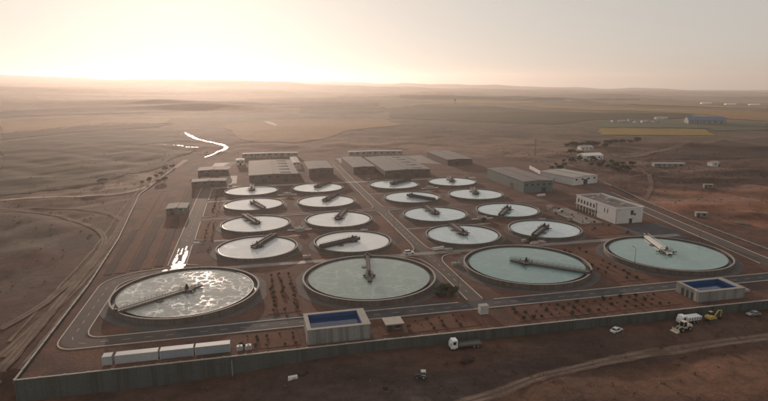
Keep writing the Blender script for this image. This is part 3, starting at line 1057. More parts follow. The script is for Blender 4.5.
def tank_meshes(Rt, rim, stub, girder, slim=False):
    key = (Rt, rim, stub, girder, slim)
    if key in TANK_CACHE:
        return TANK_CACHE[key]
    big = Rt > 20
    d = {}
    th = .42 if big else .34
    gap = 1.5 if big else .55
    n = 112 if big else 80
    wz = rim - .42
    d['tank_wall'] = MB().lathe([(Rt, -.4), (Rt, rim - .22), (Rt + .12, rim - .2), (Rt + .12, rim), (Rt - th, rim), (Rt - th, -.4)], n).mesh('tank_wall', 'tank_concrete')
    d['coping'] = MB().lathe([(Rt + .16, rim + .004), (Rt + .16, rim + .07), (Rt - th - .04, rim + .07), (Rt - th - .04, rim + .004)], n).mesh('coping', 'rim_concrete')
    d['launder'] = MB().lathe([(Rt - th - .01, rim - 1.15), (Rt - th - gap, rim - 1.15), (Rt - th - gap, rim - .24), (Rt - th - gap - .22, rim - .24), (Rt - th - gap - .22, rim - 1.4), (Rt - th - .01, rim - 1.4)], n).mesh('launder', 'wet_concrete')
    rw = Rt - th - gap - .21
    mb = MB()
    prof = [(rw * k / 6, wz) for k in range(1, 7)]
    mb.lathe(prof, n, closed=False)
    mb.f.append(tuple(i * 6 for i in range(n)))
    d['water_mesh'] = mb
    fw = (2.2 if slim else 3.0) if big else 2.2
    d['feed_well'] = MB().lathe([(fw, wz - .3), (fw, wz + .45), (fw - .14, wz + .45), (fw - .14, wz - .3)], 28).mesh('feed_well', 'steel_grey')
    d['centre_pier'] = MB().cyl(0, 0, .75, wz - .5, rim + (.35 if big else .67), .75, 16).mesh('centre_pier', 'tank_concrete')
    pr = (1.7 if slim else 2.5) if big else 2.3
    pz = rim + (.36 if big else .68)
    d['platform'] = MB().cyl(0, 0, pr, pz, pz + .14, pr, 16).mesh('platform', 'deck_grey')
    mb = MB()
    ring_rail(mb, pr - .08, pz + .14, 12)
    d['platform_rail'] = mb.mesh('railing', 'steel_dark')
    d['drive_unit'] = MB().cyl(0, 0, .62, pz + .14, pz + .75, .55, 12).box(-.38, .38, -.3, .3, pz + .75, pz + 1.35).cyl(0, .55, .24, .05, .75, .24, 10, 'x').mesh('drive_unit', 'steel_grey') if False else \
        MB().cyl(0, 0, .72, pz + .14, pz + .8, .6, 12).box(-.45, .45, -.35, .35, pz + .8, pz + 1.5).cyl(.0, .0, .26, pz + 1.5, pz + 2.0, .26, 10).mesh('drive_unit', 'steel_dark')
    # the bridge runs along +x from a short stub past the pier to the rim
    hw = (.5 if slim else .85) if big else 1.0
    gt = .12 if big else .2
    xe = Rt + .1
    dz = rim + (.30 if big else .62)
    d['bridge'] = {}
    for m in ('deck_grey', 'steel_white', 'steel_dark', 'rim_concrete'):
        d['bridge'][m] = MB().box(pr - .2, xe, -hw, hw, dz + .1, dz + .2).box(-stub, -pr + .2, -hw, hw, dz + .1, dz + .2).mesh('bridge', m)
    d['girder'] = {}
    for m in ('steel_grey', 'steel_white', 'steel_dark'):
        g = []
        for s in (-1, 1):
            y = s * (hw + gt)
            mb = MB().box(-stub, xe - .2, y - gt, y + gt, dz + .25 - girder, dz + (.25 if big else .75))
            k = -stub
            while k < xe - 1.6:
                mb.box(k, k + .12, y - .17, y + .17, dz + .23 - girder, dz + .23)
                k += 2.0
            g.append(mb.mesh('girder', m))
        d['girder'][m] = g
    rl = []
    for s in (-1, 1):
        mb = MB()
        line_rail(mb, pr, xe - .1, s * (hw + .1), dz + .25, 2.0)
        if stub > pr + .5:
            line_rail(mb, -stub, -pr, s * (hw + .1), dz + .25, 1.5)
        rl.append(mb)
    d['rail'] = {m: [q.mesh('railing', m) for q in rl] for m in ('steel_dark', 'steel_white')}
    d['end_carriage'] = MB().box(Rt - .75, Rt + .3, -1.5, 1.5, rim + .30, rim + (.62 if big else .9)).cyl(-1.1, rim + .28, .2, Rt - .45, Rt - .1, .2, 10, 'x').cyl(1.1, rim + .28, .2, Rt - .45, Rt - .1, .2, 10, 'x').box(Rt - .2, Rt + .5, -.5, .5, rim + .62, rim + 1.1).mesh('end_carriage', 'steel_dark')
    d['scum_box'] = MB().prism([(Rt * .40, hw + .4), (Rt * .40 + 2.4, hw + .4), (Rt * .40 + 2.0, hw + 2.2), (Rt * .40 + .4, hw + 2.2)], wz - .3, wz + .35).mesh('scum_box', 'steel_grey')
    arm = MB()
    for s in (-1, 1):
        arm.box(-.2, .2, s * (fw - .1) - .1, s * (fw - .1) + .1, wz - .2, rim + .4)
    sp = fw + (.2 if slim else 1.3)
    arm.box(-.28, .28, -sp, sp, rim + .02, rim + .32)
    d['cross_arm'] = arm.mesh('cross_arm', 'steel_dark')
    d['apron'] = MB().lathe([(Rt + .02, -.04), (Rt + (3.4 if big else 2.3), -.04), (Rt + (3.4 if big else 2.3), .072), (Rt + .02, .072)], n).mesh('apron', 'apron_gravel')
    d['water'] = {}
    TANK_CACHE[key] = d
    return d


def make_tank(label, group, a, b, Rt, rim, water, ang, stub, girder, deck='deck_grey', gird='steel_grey', rail='steel_dark', slim=False):
    d = tank_meshes(Rt, rim, stub, girder, slim)
    t = pthing('clarifier_tank', label, 'tank', a, b, 0, 0, group)
    link('tank_wall', d['tank_wall'], t)
    link('coping', d['coping'], t)
    link('launder', d['launder'], t)
    if water not in d['water']:
        d['water'][water] = d['water_mesh'].mesh('water', water)
    link('water', d['water'][water], t)
    link('apron', d['apron'], t)
    link('feed_well', d['feed_well'], t)
    link('centre_pier', d['centre_pier'], t)
    pl = link('platform', d['platform'], t)
    link('railing', d['platform_rail'], pl)
    dr = link('drive_unit', d['drive_unit'], t)
    br = link('bridge', d['bridge'][deck], t)
    br.rotation_euler = (0, 0, R(ang))
    dr.rotation_euler = (0, 0, R(ang))
    for q in (0, 1):
        link('girder', d['girder'][gird][q], br)
        link('railing', d['rail'][rail][q], br)
    link('end_carriage', d['end_carriage'], br)
    link('scum_box', d['scum_box'], br)
    link('cross_arm', d['cross_arm'], br)
    return t


BIG = 'large clarifier tanks of the front row'
make_tank('large round clarifier at the left with streaks of pale foam on its water', BIG, 0, 0, 25, 2.04, 'water_foam', -143, 5.6, .8)
make_tank('large round clarifier behind the centre blue-basin building, bridge pointing away', BIG, 65.9, -1.0, 25, 2.04, 'water_green', 80, 7.0, .6, 'steel_dark', 'steel_dark', slim=True)
make_tank('large green-water clarifier right of the centre road, grey bridge reaching its right rim', BIG, 130.6, -1.5, 25, 2.04, 'water_teal', -43, 6.5, .7)
make_tank('large teal clarifier at the far right with a bright white bridge', BIG, 195.7, -2.5, 25, 2.04, 'water_teal', 71, 4.0, .7, 'steel_white', 'steel_white', 'steel_white')
SMALL_TANKS = {
    'A1': (23.2, 187.0, 88), 'A2': (24.1, 142.0, -72), 'A3': (24.8, 92.7, 109), 'A4': (25.0, 48.7, 62),
    'B1': (68.4, 186.3, 56), 'B2': (68.2, 139.6, 60), 'B3': (68.5, 91.6, 69), 'B4': (68.4, 47.6, -152),
    'C1': (123.2, 184.9, 37), 'C2': (123.2, 138.2, -56), 'C3': (122.8, 90.2, 91), 'C4': (122.4, 46.4, 89),
    'D1': (167.4, 185.0, 80), 'D2': (166.4, 137.3, 75), 'D3': (166.3, 89.4, -127), 'D4': (165.9, 46.2, -134)}
ROWW = {'1': 'farthest row', '2': 'third row back', '3': 'second row back', '4': 'nearest row'}
COLW = {'A': 'leftmost column', 'B': 'second column', 'C': 'third column', 'D': 'rightmost column'}
SMW = {'A': 'pale white', 'B': 'pale white', 'C': 'pale grey-white', 'D': 'pale blue-white'}
for k, (a, b, ang) in SMALL_TANKS.items():
    make_tank('small clarifier with %s water, %s of small tanks, %s' % (SMW[k[0]], ROWW[k[1]], COLW[k[0]]), 'small clarifier tanks in four rows of four', a, b + 1.2, 17.9, 1.65,
              'water_pale' if k[0] in 'AB' else 'water_blue', ang, 3.4, .9, 'rim_concrete', 'steel_dark')

# distribution chambers between groups of four small tanks
dc_words = {(46.4, 79): 'left group, nearer the large tanks', (46, 171.5): 'left group, far rows', (145.3, 78): 'right group, nearer the large tanks', (145, 170): 'right group, far rows'}
for (a, b), wd in dc_words.items():
    t = pthing('distribution_chamber', 'round concrete flow chamber with pipes between four small tanks, ' + wd, 'chamber', a, b, 0, 0, 'flow chambers between the small tanks')
    MB().lathe([(2.6, -.3), (2.6, 1.7), (2.25, 1.7), (2.25, -.3)], 28).build('chamber_wall', 'rim_concrete', t)
    MB().cyl(0, 0, 2.24, 1.0, 1.2, 2.24, 24).build('water', 'water_pale', t)
    for s in (-1, 1):
        MB().bar((s * 2.5, 0, .45), (s * 6.2, 0, .45), .32, 10).build('pipe', 'steel_white', t)
    MB().box(-.5, .5, -2.5, 2.5, 1.72, 1.84).build('walkway', 'deck_grey', t)
# valve boxes and pipes by the cross road
for a, b, wd in ((45.5, 33.2, 'between the near-row left small tanks'), (78, 69.5, 'beside the second column of small tanks'), (108, 27.8, 'beside the centre junction'), (148, 33, 'between the right near-row tanks'), (176, 68, 'beside the rightmost column'), (104.2, 8.6, 'at the left rim of the green-water clarifier')):
    t = pthing('valve_chamber', 'low pale valve chamber ' + wd, 'chamber', a, b, 0, 0, 'valve chambers')
    MB().box(-1.6, 1.6, -1.0, 1.0, -.2, .9).build('body', 'rim_concrete', t)
    MB().box(-1.7, 1.7, -1.1, 1.1, .902, 1.02).build('lid', 'pale_paving', t)
    MB().cyl(.7, .2, .16, 1.02, 1.6, .16, 8).build('valve_stem', 'steel_dark', t)

# ------------------------------------------------------------------ perimeter walls, bay by bay
WALLM = {}


def wall_run(name, label, pts, top, bottom, bay, thick=.32, cap='wall_cap', m='wall_concrete'):
    x, y = W(*pts[0])
    t = thing(name, label, 'wall', x, y, 0, 0)
    for i in range(len(pts) - 1):
        p, q = Vector(W(*pts[i])), Vector(W(*pts[i + 1]))
        L = (q - p).length
        n = max(1, round(L / bay))
        bl = L / n
        key = (round(bl, 2), top, bottom, cap, m)
        if key not in WALLM:
            WALLM[key] = (MB().box(.22, bl - .22, -thick / 2, thick / 2, bottom, top - .02).mesh('panel', m),
                          MB().box(-.22, .22, -thick / 2 - .12, thick / 2 + .12, bottom, top + .04).mesh('pier', m),
                          MB().box(.26, bl - .26, -thick / 2 - .1, thick / 2 + .1, top - .018, top + .13).mesh('coping', cap),
                          MB().box(-.25, .25, -thick / 2 - .17, thick / 2 + .17, top + .042, top + .22).mesh('pier_cap', cap))
        ang = math.atan2(q.y - p.y, q.x - p.x)
        for k in range(n):
            c = p.lerp(q, k / n)
            for nm, me in zip(('panel', 'pier', 'coping', 'pier_cap'), WALLM[key]):
                o = link(nm, me, t)
                o.location = (c.x - x, c.y - y, random.uniform(-.012, .012))
                o.rotation_euler = (0, 0, ang)
    return t


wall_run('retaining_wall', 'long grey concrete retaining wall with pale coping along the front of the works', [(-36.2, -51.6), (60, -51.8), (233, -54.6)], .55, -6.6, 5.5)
wall_run('boundary_wall', 'boundary wall with pale coping along the left edge of the works', [(-36.4, -51.2), (-36.9, 20), (-39.9, 83), (-50.4, 197), (-42, 320)], .55, -6.4, 5.5)
wall_run('boundary_wall', 'low boundary wall beside the road at the right edge of the works', [(233.4, -54.2), (245, -8), (250.5, 37), (259.5, 87), (276.5, 160), (284.5, 262)], .7, -1.2, 6.5, cap='rim_concrete')


# ------------------------------------------------------------------ buildings
def gable_roof(mb, x0, x1, y0, y1, z, rise, over=.4, along='y'):
    """roof sheet with thickness, ridge along y"""
    xm = (x0 + x1) / 2
    a, b, c, d = x0 - over, x1 + over, y0 - over, y1 + over
    tk = .18
    n = len(mb.v)
    for yy in (c, d):
        mb.v += [(a, yy, z), (xm, yy, z + rise), (b, yy, z), (b, yy, z - tk), (xm, yy, z + rise - tk), (a, yy, z - tk)]
    mb.f += [tuple(n + i for i in range(6)), tuple(n + 6 + i for i in range(5, -1, -1))]
    for i in range(6):
        j = (i + 1) % 6
        mb.f.append((n + i, n + 6 + i, n + 6 + j, n + j))


def hall(name, label, a0, a1, b0, b1, h, wall, roof, rise=.9, rot=0.0, doors=(), windows=0, group=None, seams=6, skylights=0):
    """industrial hall; doors: list of (face, position 0..1, width, height)"""
    rise *= .55
    ca, cb = (a0 + a1) / 2, (b0 + b1) / 2
    t = pthing(name, label, 'building', ca, cb, 0, R(rot), group)
    w, d = (a1 - a0) / 2, (b1 - b0) / 2
    mb = MB()
    n = 0
    # walls with gable ends
    mb.v += [(-w, -d, -.3), (w, -d, -.3), (w, d, -.3), (-w, d, -.3), (-w, -d, h), (w, -d, h), (w, d, h), (-w, d, h), (0, -d, h + rise - .02), (0, d, h + rise - .02)]
    mb.f += [(0, 1, 5, 8, 4), (2, 3, 7, 9, 6), (1, 2, 6, 5), (3, 0, 4, 7), (4, 8, 9, 7), (8, 5, 6, 9)]
    mb.build('wall', wall, t)
    rb = MB()
    gable_roof(rb, -w, w, -d, d, h + .2, rise)
    ro = rb.build('roof', roof, t)
    ov = .4
    for s in (-1, 1):
        for k in range(seams):
            y = -d + (k + .5) * 2 * d / seams
            MB().quad((s * .15, y - .09, h + .2 + rise + .05), (s * (w + ov), y - .09, h + .2 + .045), (s * (w + ov), y + .09, h + .2 + .045), (s * .15, y + .09, h + .2 + rise + .05)).build('roof_seam', 'roof_dark', ro)
    MB().box(-.45, .45, -d, d, h + rise + .12, h + rise + .42).build('ridge_vent', roof, ro)
    for k in range(skylights):
        y = -d + (k + .5) * 2 * d / skylights
        x = w * .5
        z = h + .2 + rise * .5
        MB().box(x - w * .22, x + w * .22, y - .8, y + .8, z + .0, z + .45).build('skylight', 'roof_light', ro)
    for face, pos, dw, dh in doors:
        if face == 'front':
            x = -w + pos * 2 * w
            MB().box(x - dw / 2, x + dw / 2, -d - .06, -d + .05, -.05, dh).build('door', 'door_dark', t)
            MB().box(x - dw / 2 - .2, x + dw / 2 + .2, -d - .12, -d + .02, dh, dh + .25).build('lintel', 'roof_grey', t)
        else:
            y = -d + pos * 2 * d
            s = -1 if face == 'left' else 1
            MB().box(s * w - .06, s * w + .06, y - dw / 2, y + dw / 2, -.05, dh).build('door', 'door_dark', t)
    for k in range(windows):
        x = -w + (k + .5) * 2 * w / windows
        o = MB().box(x - .9, x + .9, -d - .05, -d + .05, h * .62, h * .62 + 1.1).build('window', 'glass_dark', t)
        MB().box(x - 1.0, x + 1.0, -d - .1, -d + .02, h * .62 - .14, h * .62 - .01).build('sill', 'roof_grey', o)
    return t


hall('process_hall', 'green-grey industrial hall with a pale flat-pitched roof right of the far small tanks', 201.5, 223, 140, 200, 7.6, 'hall_green', 'roof_grey', 1.0, 0, [('left', .3, 5, 4.2), ('front', .7, 3.2, 3.4)], 5, seams=10)
hall('process_hall', 'low hall with a pale roof and dark front standing behind the far right tanks', 194.5, 218, 272, 334, 5, 'hall_grey', 'roof_grey', .8, 0, [('front', .4, 4, 3.4)], 0, seams=8)
hall('warehouse', 'white-roofed warehouse set at an angle beyond the green-grey hall', 244, 268, 158, 192, 5.6, 'plaster_white', 'roof_light', .9, 14, [('front', .5, 4, 3.6)], 4, seams=7)
hall('process_hall', 'widest grey-roofed hall behind the third column of small tanks', 124.5, 161.5, 220, 302, 5.8, 'hall_grey', 'roof_grey', 1.0, 0, [('front', .25, 4, 3.8), ('front', .7, 4, 3.8)], 6, seams=12, skylights=5)
hall('process_hall', 'narrow hall with tan roof just right of the centre road beyond the tanks', 104, 121.8, 244, 307, 5.8, 'hall_grey', 'roof_grey', .8, 0, [('front', .5, 4, 3.8)], 2, seams=9)
hall('store_building', 'long thin pale building across the back behind the widest hall', 119, 173.5, 350, 358, 4.6, 'plaster_grey', 'roof_light', .8, -6, [], 9, seams=0)
hall('process_hall', 'broad grey-roofed hall behind the leftmost columns of small tanks', 21.5, 57.5, 224, 304, 5.8, 'hall_grey', 'roof_grey', 1.0, 0, [('front', .3, 4, 3.8), ('front', .75, 3.2, 3.4)], 6, seams=12, skylights=5)
hall('store_building', 'long thin pale building across the back behind the left broad hall', 15, 69, 366, 373, 4.2, 'plaster_grey', 'roof_light', .7, -5, [], 9, seams=0)
hall('process_hall', 'dark-fronted hall left of the centre road beyond the second column of tanks', 67, 86, 234, 276, 7.4, 'hall_grey', 'roof_grey', .8, 0, [('front', .5, 4, 4)], 3, seams=7)
hall('pump_house', 'small bright white pump house at the back left near the river', 10, 17, 320, 332, 4.6, 'plaster_white', 'roof_light', .5, 0, [('front', .5, 1.6, 2.3)], 2, seams=0)
hall('shed', 'dark long shed at the back left of the works, the farther of two', -18.5, 4.5, 266, 284, 4.6, 'hall_grey', 'roof_grey', .7, 0, [('front', .3, 3, 3)], 4, seams=5)
hall('shed', 'dark long shed at the back left of the works, the nearer of two', -18.5, 5, 214, 225, 4.4, 'hall_grey', 'roof_grey', .7, 0, [('front', .6, 3, 3)], 4, seams=5)
hall('shed', 'small dark green shed standing left of the wet service road', -24.5, -13.5, 131, 145, 3.6, 'hall_green', 'roof_grey', .6, 0, [('front', .3, 2.4, 2.4)], 2, seams=4)
hall('store_building', 'small low white building between the back halls left of the centre road', 59.5, 65.5, 300, 340, 3.2, 'plaster_white', 'roof_light', .5, 0, [], 2, seams=0)
# bright wall beside the green-grey hall
wall_run('screen_wall', 'bright pale screen wall running beside the green-grey hall', [(243, 174), (250, 206), (256, 236)], 2.6, -.4, 7, cap='steel_white', m='plaster_white')

# administration building
ad = pthing('office_building', 'white two-storey office building with a flat roof beside the right perimeter road', 'building', 217.2, 70, 0, 0)
w, d, h = 8.2, 18.6, 7.8
MB().box(-w, w, -d, -d + 16.5, -.3, h).build('wall', 'plaster_white', ad)                      # near block, full depth
MB().box(-w + 2.2, w, -d + 16.5, d, -.3, 3.6).build('wall', 'plaster_grey', ad)                # recessed ground floor
MB().box(-w, w, -d + 17.9, d, 3.602, h).build('wall', 'plaster_white', ad)
MB().box(-w + 1.2, w, -d + 16.502, -d + 17.898, 3.602, h - .3).build('wall', 'hall_grey', ad)  # dark slot between the blocks
MB().box(-w - .5, -w + 2.18, -d + 16.6, d + .3, 3.35, 3.598).build('canopy', 'roof_light', ad)
ro = MB().box(-w + .45, w - .45, -d + .45, d - .45, h + .004, h + .08).build('roof', 'roof_dark', ad)
for x0, x1, y0, y1 in ((-w - .12, -w + .4, -d - .12, d + .12), (w - .4, w + .5, -d - .12, d + .12), (-w + .402, w - .402, -d - .12, -d + .4), (-w + .402, w - .402, d - .4, d + .12)):
    MB().box(x0, x1, y0, y1, h + .002, h + .75).build('parapet', 'plaster_white', ro)
for (x, y, sx, sy, sz) in ((2, -10, 2.4, 1.6, 1.1), (-2, -3, 1.6, 1.6, .9), (3, 4, 3.4, 2.0, 1.3), (-3, 10, 1.4, 2.2, .8), (2.5, 13, 1.8, 1.2, 1.0)):
    MB().box(x - sx / 2, x + sx / 2, y - sy / 2, y + sy / 2, h + .082, h + sz).build('roof_unit', 'roof_light', ro)


def win(parent, face, pos, z0, z1, ww, fx):
    if face == 'left':
        o = MB().box(fx - .03, fx + .04, pos - ww / 2, pos + ww / 2, z0, z1).build('window', 'glass_dark', parent)
        MB().box(fx - .09, fx - .028, pos - ww / 2 - .1, pos + ww / 2 + .1, z0 - .14, z0).build('sill', 'roof_light', o)
        MB().box(fx - .06, fx - .032, pos - .05, pos + .05, z0, z1).build('mullion', 'roof_light', o)
    else:
        o = MB().box(pos - ww / 2, pos + ww / 2, fx - .03, fx + .04, z0, z1).build('window', 'glass_dark', parent)
        MB().box(pos - ww / 2 - .1, pos + ww / 2 + .1, fx - .09, fx - .028, z0 - .14, z0).build('sill', 'roof_light', o)
        MB().box(pos - .05, pos + .05, fx - .06, fx - .032, z0, z1).build('mullion', 'roof_light', o)


for k in range(6):
    win(ad, 'left', 1.1 + k * 3.0, 4.6, 6.7, 1.5, -w)
for k in range(5):
    win(ad, 'left', 2.2 + k * 3.4, .9, 2.9, 2.2, -w + 2.2)
for k in range(7):
    y = -.4 + k * 3.05
    MB().box(-w - .05, -w + .35, y - .2, y + .2, -.2, 3.348).build('column', 'plaster_white', ad)
for y in (-11.5, -8.8):
    win(ad, 'left', y, 4.4, 6.6, .8, -w)
win(ad, 'front', 1.6, 4.5, 6.9, 1.7, -d)
win(ad, 'front', 3.3, 4.2, 5.2, 1.2, -d)
do = MB().box(.2, 1.9, -d - .05, -d + .05, -.1, 2.5).build('door', 'door_dark', ad)
MB().box(-.1, 2.2, -d - .9, -d - .06, 2.55, 2.72).build('door_canopy', 'roof_light', ad)


def basin_house(label, a0, a1, b0, b1, h, door_side=None, rim=1.1, right_rim=2.2):
    t = pthing('basin_building', label, 'building', (a0 + a1) / 2, (b0 + b1) / 2)
    w, d = (a1 - a0) / 2, (b1 - b0) / 2
    ix0, ix1, iy0, iy1 = -w + rim, w - right_rim, -d + rim, d - rim
    zf = h - 2.0
    for x0, x1, y0, y1 in ((-w, w, -d, iy0), (-w, w, iy1, d), (-w, ix0, iy0 + .002, iy1 - .002), (ix1, w, iy0 + .002, iy1 - .002)):
        MB().box(x0, x1, y0, y1, -.3, h).build('wall', 'plaster_grey', t)
    MB().box(ix0 + .002, ix1 - .002, iy0 + .002, iy1 - .002, -.2, zf).build('floor_slab', 'basin_blue', t)
    li = [MB().box(ix0 + .003, ix0 + .12, iy0 + .003, iy1 - .003, zf, h - .05), MB().box(ix1 - .12, ix1 - .003, iy0 + .003, iy1 - .003, zf, h - .05),
          MB().box(ix0 + .121, ix1 - .121, iy0 + .003, iy0 + .12, zf, h - .05), MB().box(ix0 + .121, ix1 - .121, iy1 - .12, iy1 - .003, zf, h - .05)]
    for q in li:
        q.build('basin_lining', 'basin_blue', t)
    MB().quad((ix0 + .121, iy0 + .121, zf + .7), (ix1 - .121, iy0 + .121, zf + .7), (ix1 - .121, iy1 - .121, zf + .7), (ix0 + .121, iy1 - .121, zf + .7)).build('water', 'water_basin', t)
    for x0, x1, y0, y1 in ((-w - .12, w + .12, -d - .12, iy0 - .02), (-w - .12, w + .12, iy1 + .02, d + .12), (-w - .12, ix0 - .02, iy0 - .018, iy1 + .018), (ix1 + .02, w + .12, iy0 - .018, iy1 + .018)):
        MB().box(x0, x1, y0, y1, h + .003, h + .16).build('coping', 'rim_concrete', t)
    lad = MB()
    for s in (-.25, .25):
        lad.bar((-w - .25, -d + 1.5 + s, 0), (-w - .25, -d + 1.5 + s, h + 1.0), .05, 5)
    k = .3
    while k < h + .9:
        lad.bar((-w - .25, -d + 1.25, k), (-w - .25, -d + 1.75, k), .03, 4)
        k += .35
    lad.build('ladder', 'steel_white', t)
    if door_side:
        for y, ww in ((-d + 3.2, 1.0), (-d + 5.4, 1.0), (-d + 7.6, 1.2)):
            MB().box(-w - .05, -w + .05, y - ww / 2, y + ww / 2, -.05, h * .72).build('door', 'door_dark', t)
    for x in (-w * .5, w * .1, w * .6):
        MB().box(x - .08, x + .08, -d - .06, -d + .02, -.1, h - .03).build('pilaster', 'plaster_grey', t)
    return t


basin_house('concrete box building with an open blue basin on top below the centre clarifier', 37.9, 56.3, -48.9, -37.0, 4.5)
basin_house('concrete box building with an open blue basin on top at the right end', 170.3, 189.0, -49.0, -38.2, 3.6, True)
t = pthing('ramp_slab', 'pale low slab beside the right blue-basin building', 'slab', 192.5, -42.5)
MB().prism([(-3, -2.5), (3, -2.5), (2.4, 2.4), (-2.6, 2.6)], -.2, .9).build('body', 'rim_concrete', t)
MB().box(-2.2, 1.8, -1.6, 1.6, .902, 1.05).build('lid', 'pale_paving', t)

t = pthing('kiosk', 'small kiosk with a cream flat roof right of the centre blue-basin building', 'kiosk', 64.4, -43.8)
MB().box(-2.5, 2.5, -2.2, 2.2, -.2, 2.3).build('wall', 'door_brown', t)
MB().box(-2.9, 2.9, -2.6, 2.6, 2.302, 2.6).build('roof', 'wall_cap', t)
MB().box(-1.9, -.9, -2.26, -2.15, -.1, 1.95).build('door', 'door_dark', t)
o = MB().box(.2, 1.7, -2.25, -2.15, 1.0, 1.8).build('window', 'glass_dark', t)
MB().box(.1, 1.8, -2.32, -2.252, .88, .998).build('sill', 'wall_cap', o)
t = pthing('switch_cabinet', 'pale pinkish electrical cabinet beside the front road below the centre junction', 'cabinet', 95.8, -39.6)
MB().box(-1.4, 1.4, -1.0, 1.0, .1, 2.7).build('body', 'plaster_white', t)
MB().box(-1.5, 1.5, -1.1, 1.1, 2.702, 2.85).build('lid', 'roof_light', t)
MB().box(-1.5, 1.5, -1.1, 1.1, -.2, .098).build('plinth', 'kerb_concrete', t)
for x in (-.7, .7):
    o = MB().box(x - .62, x + .62, -1.05, -.98, .25, 2.55).build('door', 'container_white', t)
    MB().box(x + .4, x + .5, -1.1, -1.051, 1.2, 1.6).build('handle', 'steel_dark', o)


def container(label, a0, a1, m, hh=2.5, b=-46.9, wd=2.4):
    t = pthing('storage_container', label, 'container', (a0 + a1) / 2, b, .05, 0, 'pale containers behind the front wall')
    L = (a1 - a0) / 2
    MB().box(-L, L, -wd / 2, wd / 2, .12, hh).build('body', m, t)
    MB().box(-L - .03, L + .03, -wd / 2 - .03, wd / 2 + .03, hh + .002, hh + .1).build('roof', 'container_white', t)
    rb = MB()
    k = -L + .25
    while k < L - .2:
        rb.box(k, k + .14, -wd / 2 - .045, -wd / 2 - .002, .25, hh - .12)
        k += .32
    rb.build('corrugation', m, t)
    for s in (-1, 1):
        for q in (-1, 1):
            MB().box(s * L - .09 - .02 * s, s * L + .09 - .02 * s, q * wd / 2 - .1, q * wd / 2 + .1, -.05, hh + .12).build('corner_post', 'container_white', t)
    MB().box(-L - .05, -L - .002, -wd / 2 + .14, -.02, .2, hh - .1).build('door', 'container_blue', t)
    MB().box(-L - .05, -L - .002, .02, wd / 2 - .14, .2, hh - .1).build('door', 'container_blue', t)
    return t


container('short pale container at the left end of the row behind the front wall', -16.6, -14.3, 'container_white')
container('second pale container from the left end, long, behind the front wall', -13.4, -2.7, 'container_white')
container('third pale container from the left end, bluish side, behind the front wall', -2.1, 6.5, 'container_blue')
container('longest-looking pale container at the right end of the row behind the front wall', 7.1, 16.3, 'container_blue')
for a, wd in ((18.9, 'left'), (21.3, 'right')):
    t = pthing('water_cube', 'white cube tank on a pallet right of the containers, %s of two' % wd, 'cube tank', a, -47.6, 0, R(4), 'white cube tanks by the front wall')
    MB().box(-.75, .75, -.65, .65, .18, 1.5).build('tank', 'container_white', t)
    MB().box(-.8, .8, -.7, .7, -.02, .178).build('pallet', 'door_brown', t)
    cg = MB()
    for z in (.4, .8, 1.2):
        cg.bar((-.79, -.69, z), (.79, -.69, z), .03, 4).bar((-.79, .69, z), (.79, .69, z), .03, 4).bar((-.79, -.69, z), (-.79, .69, z), .03, 4).bar((.79, -.69, z), (.79, .69, z), .03, 4)
    cg.build('cage', 'steel_grey', t)
    MB().cyl(0, 0, .25, 1.5, 1.6, .25, 10).build('cap', 'steel_dark', t)


# ------------------------------------------------------------------ vehicles (x forward)
def wheel(parent, x, y, r, wdt=.24):
    o = MB().cyl(0, 0, r, -wdt / 2, wdt / 2, r, 14, 'y').build('wheel', 'rubber', parent)
    o.location = (x, y, r)
    MB().cyl(0, 0, r * .55, -wdt / 2 - .015, wdt / 2 + .015, r * .55, 10, 'y').build('rim', 'paint_car_silver', o)
    return o


def car(label, x, y, z, rz, paint, kind='saloon'):
    t = thing('car', label, 'car', x, y, z, rz)
    if kind == 'saloon':
        prof = [(-2.2, .32), (-2.25, .75), (-2.1, .92), (-1.5, .98), (1.0, .95), (1.95, .82), (2.2, .62), (2.2, .32)]
        cab = [(-1.65, .96), (-1.1, 1.42), (.25, 1.45), (1.05, .95)]
    elif kind == 'pickup':
        prof = [(-2.5, .45), (-2.55, 1.0), (-.6, 1.02), (1.3, 1.05), (2.3, .95), (2.5, .7), (2.5, .45)]
        cab = [(-.65, 1.02), (-.5, 1.72), (.75, 1.74), (1.4, 1.04)]
    else:
        prof = [(-2.3, .4), (-2.35, 1.0), (-2.2, 1.08), (1.1, 1.05), (2.1, .92), (2.3, .66), (2.3, .4)]
        cab = [(-2.2, 1.07), (-1.9, 1.72), (.3, 1.74), (1.15, 1.04)]
    b = MB().side(prof, -.9, .9, [.06, 0, .03, .05, .05, .05, .08, .1][:len(prof)]).build('body', paint, t)
    MB().side(cab, -.82, .82, [.0, .16, .16, .0]).build('window', 'glass_dark', t)
    (xa, za), (xb, zb) = cab[1], cab[2]
    MB().box(xa - .05, xb + .05, -.68, .68, za - .01, zb + .05).build('roof', paint, t)
    for s in (-1, 1):
        MB().bar((cab[0][0], s * .82, cab[0][1]), (cab[1][0], s * .66, cab[1][1]), .05, 4).build('pillar', paint, t)
        MB().bar((cab[3][0], s * .82, cab[3][1]), (cab[2][0], s * .66, cab[2][1]), .05, 4).build('pillar', paint, t)
    xf, xr = max(p[0] for p in prof), min(p[0] for p in prof)
    for s in (-1, 1):
        MB().box(xf - .12, xf + .03, s * .62 - .17, s * .62 + .17, .58, .74).build('headlight', 'lamp_glass', t)
        MB().box(xr - .03, xr + .1, s * .65 - .15, s * .65 + .15, .7, .86).build('tail_light', 'red_lens', t)
        wheel(t, 1.38, s * .8, .34)
        wheel(t, -1.38, s * .8, .34)
    return t


def pz(a, b):
    x, y = W(a, b)
    return x, y, float(ground_h(x, y)) + .02


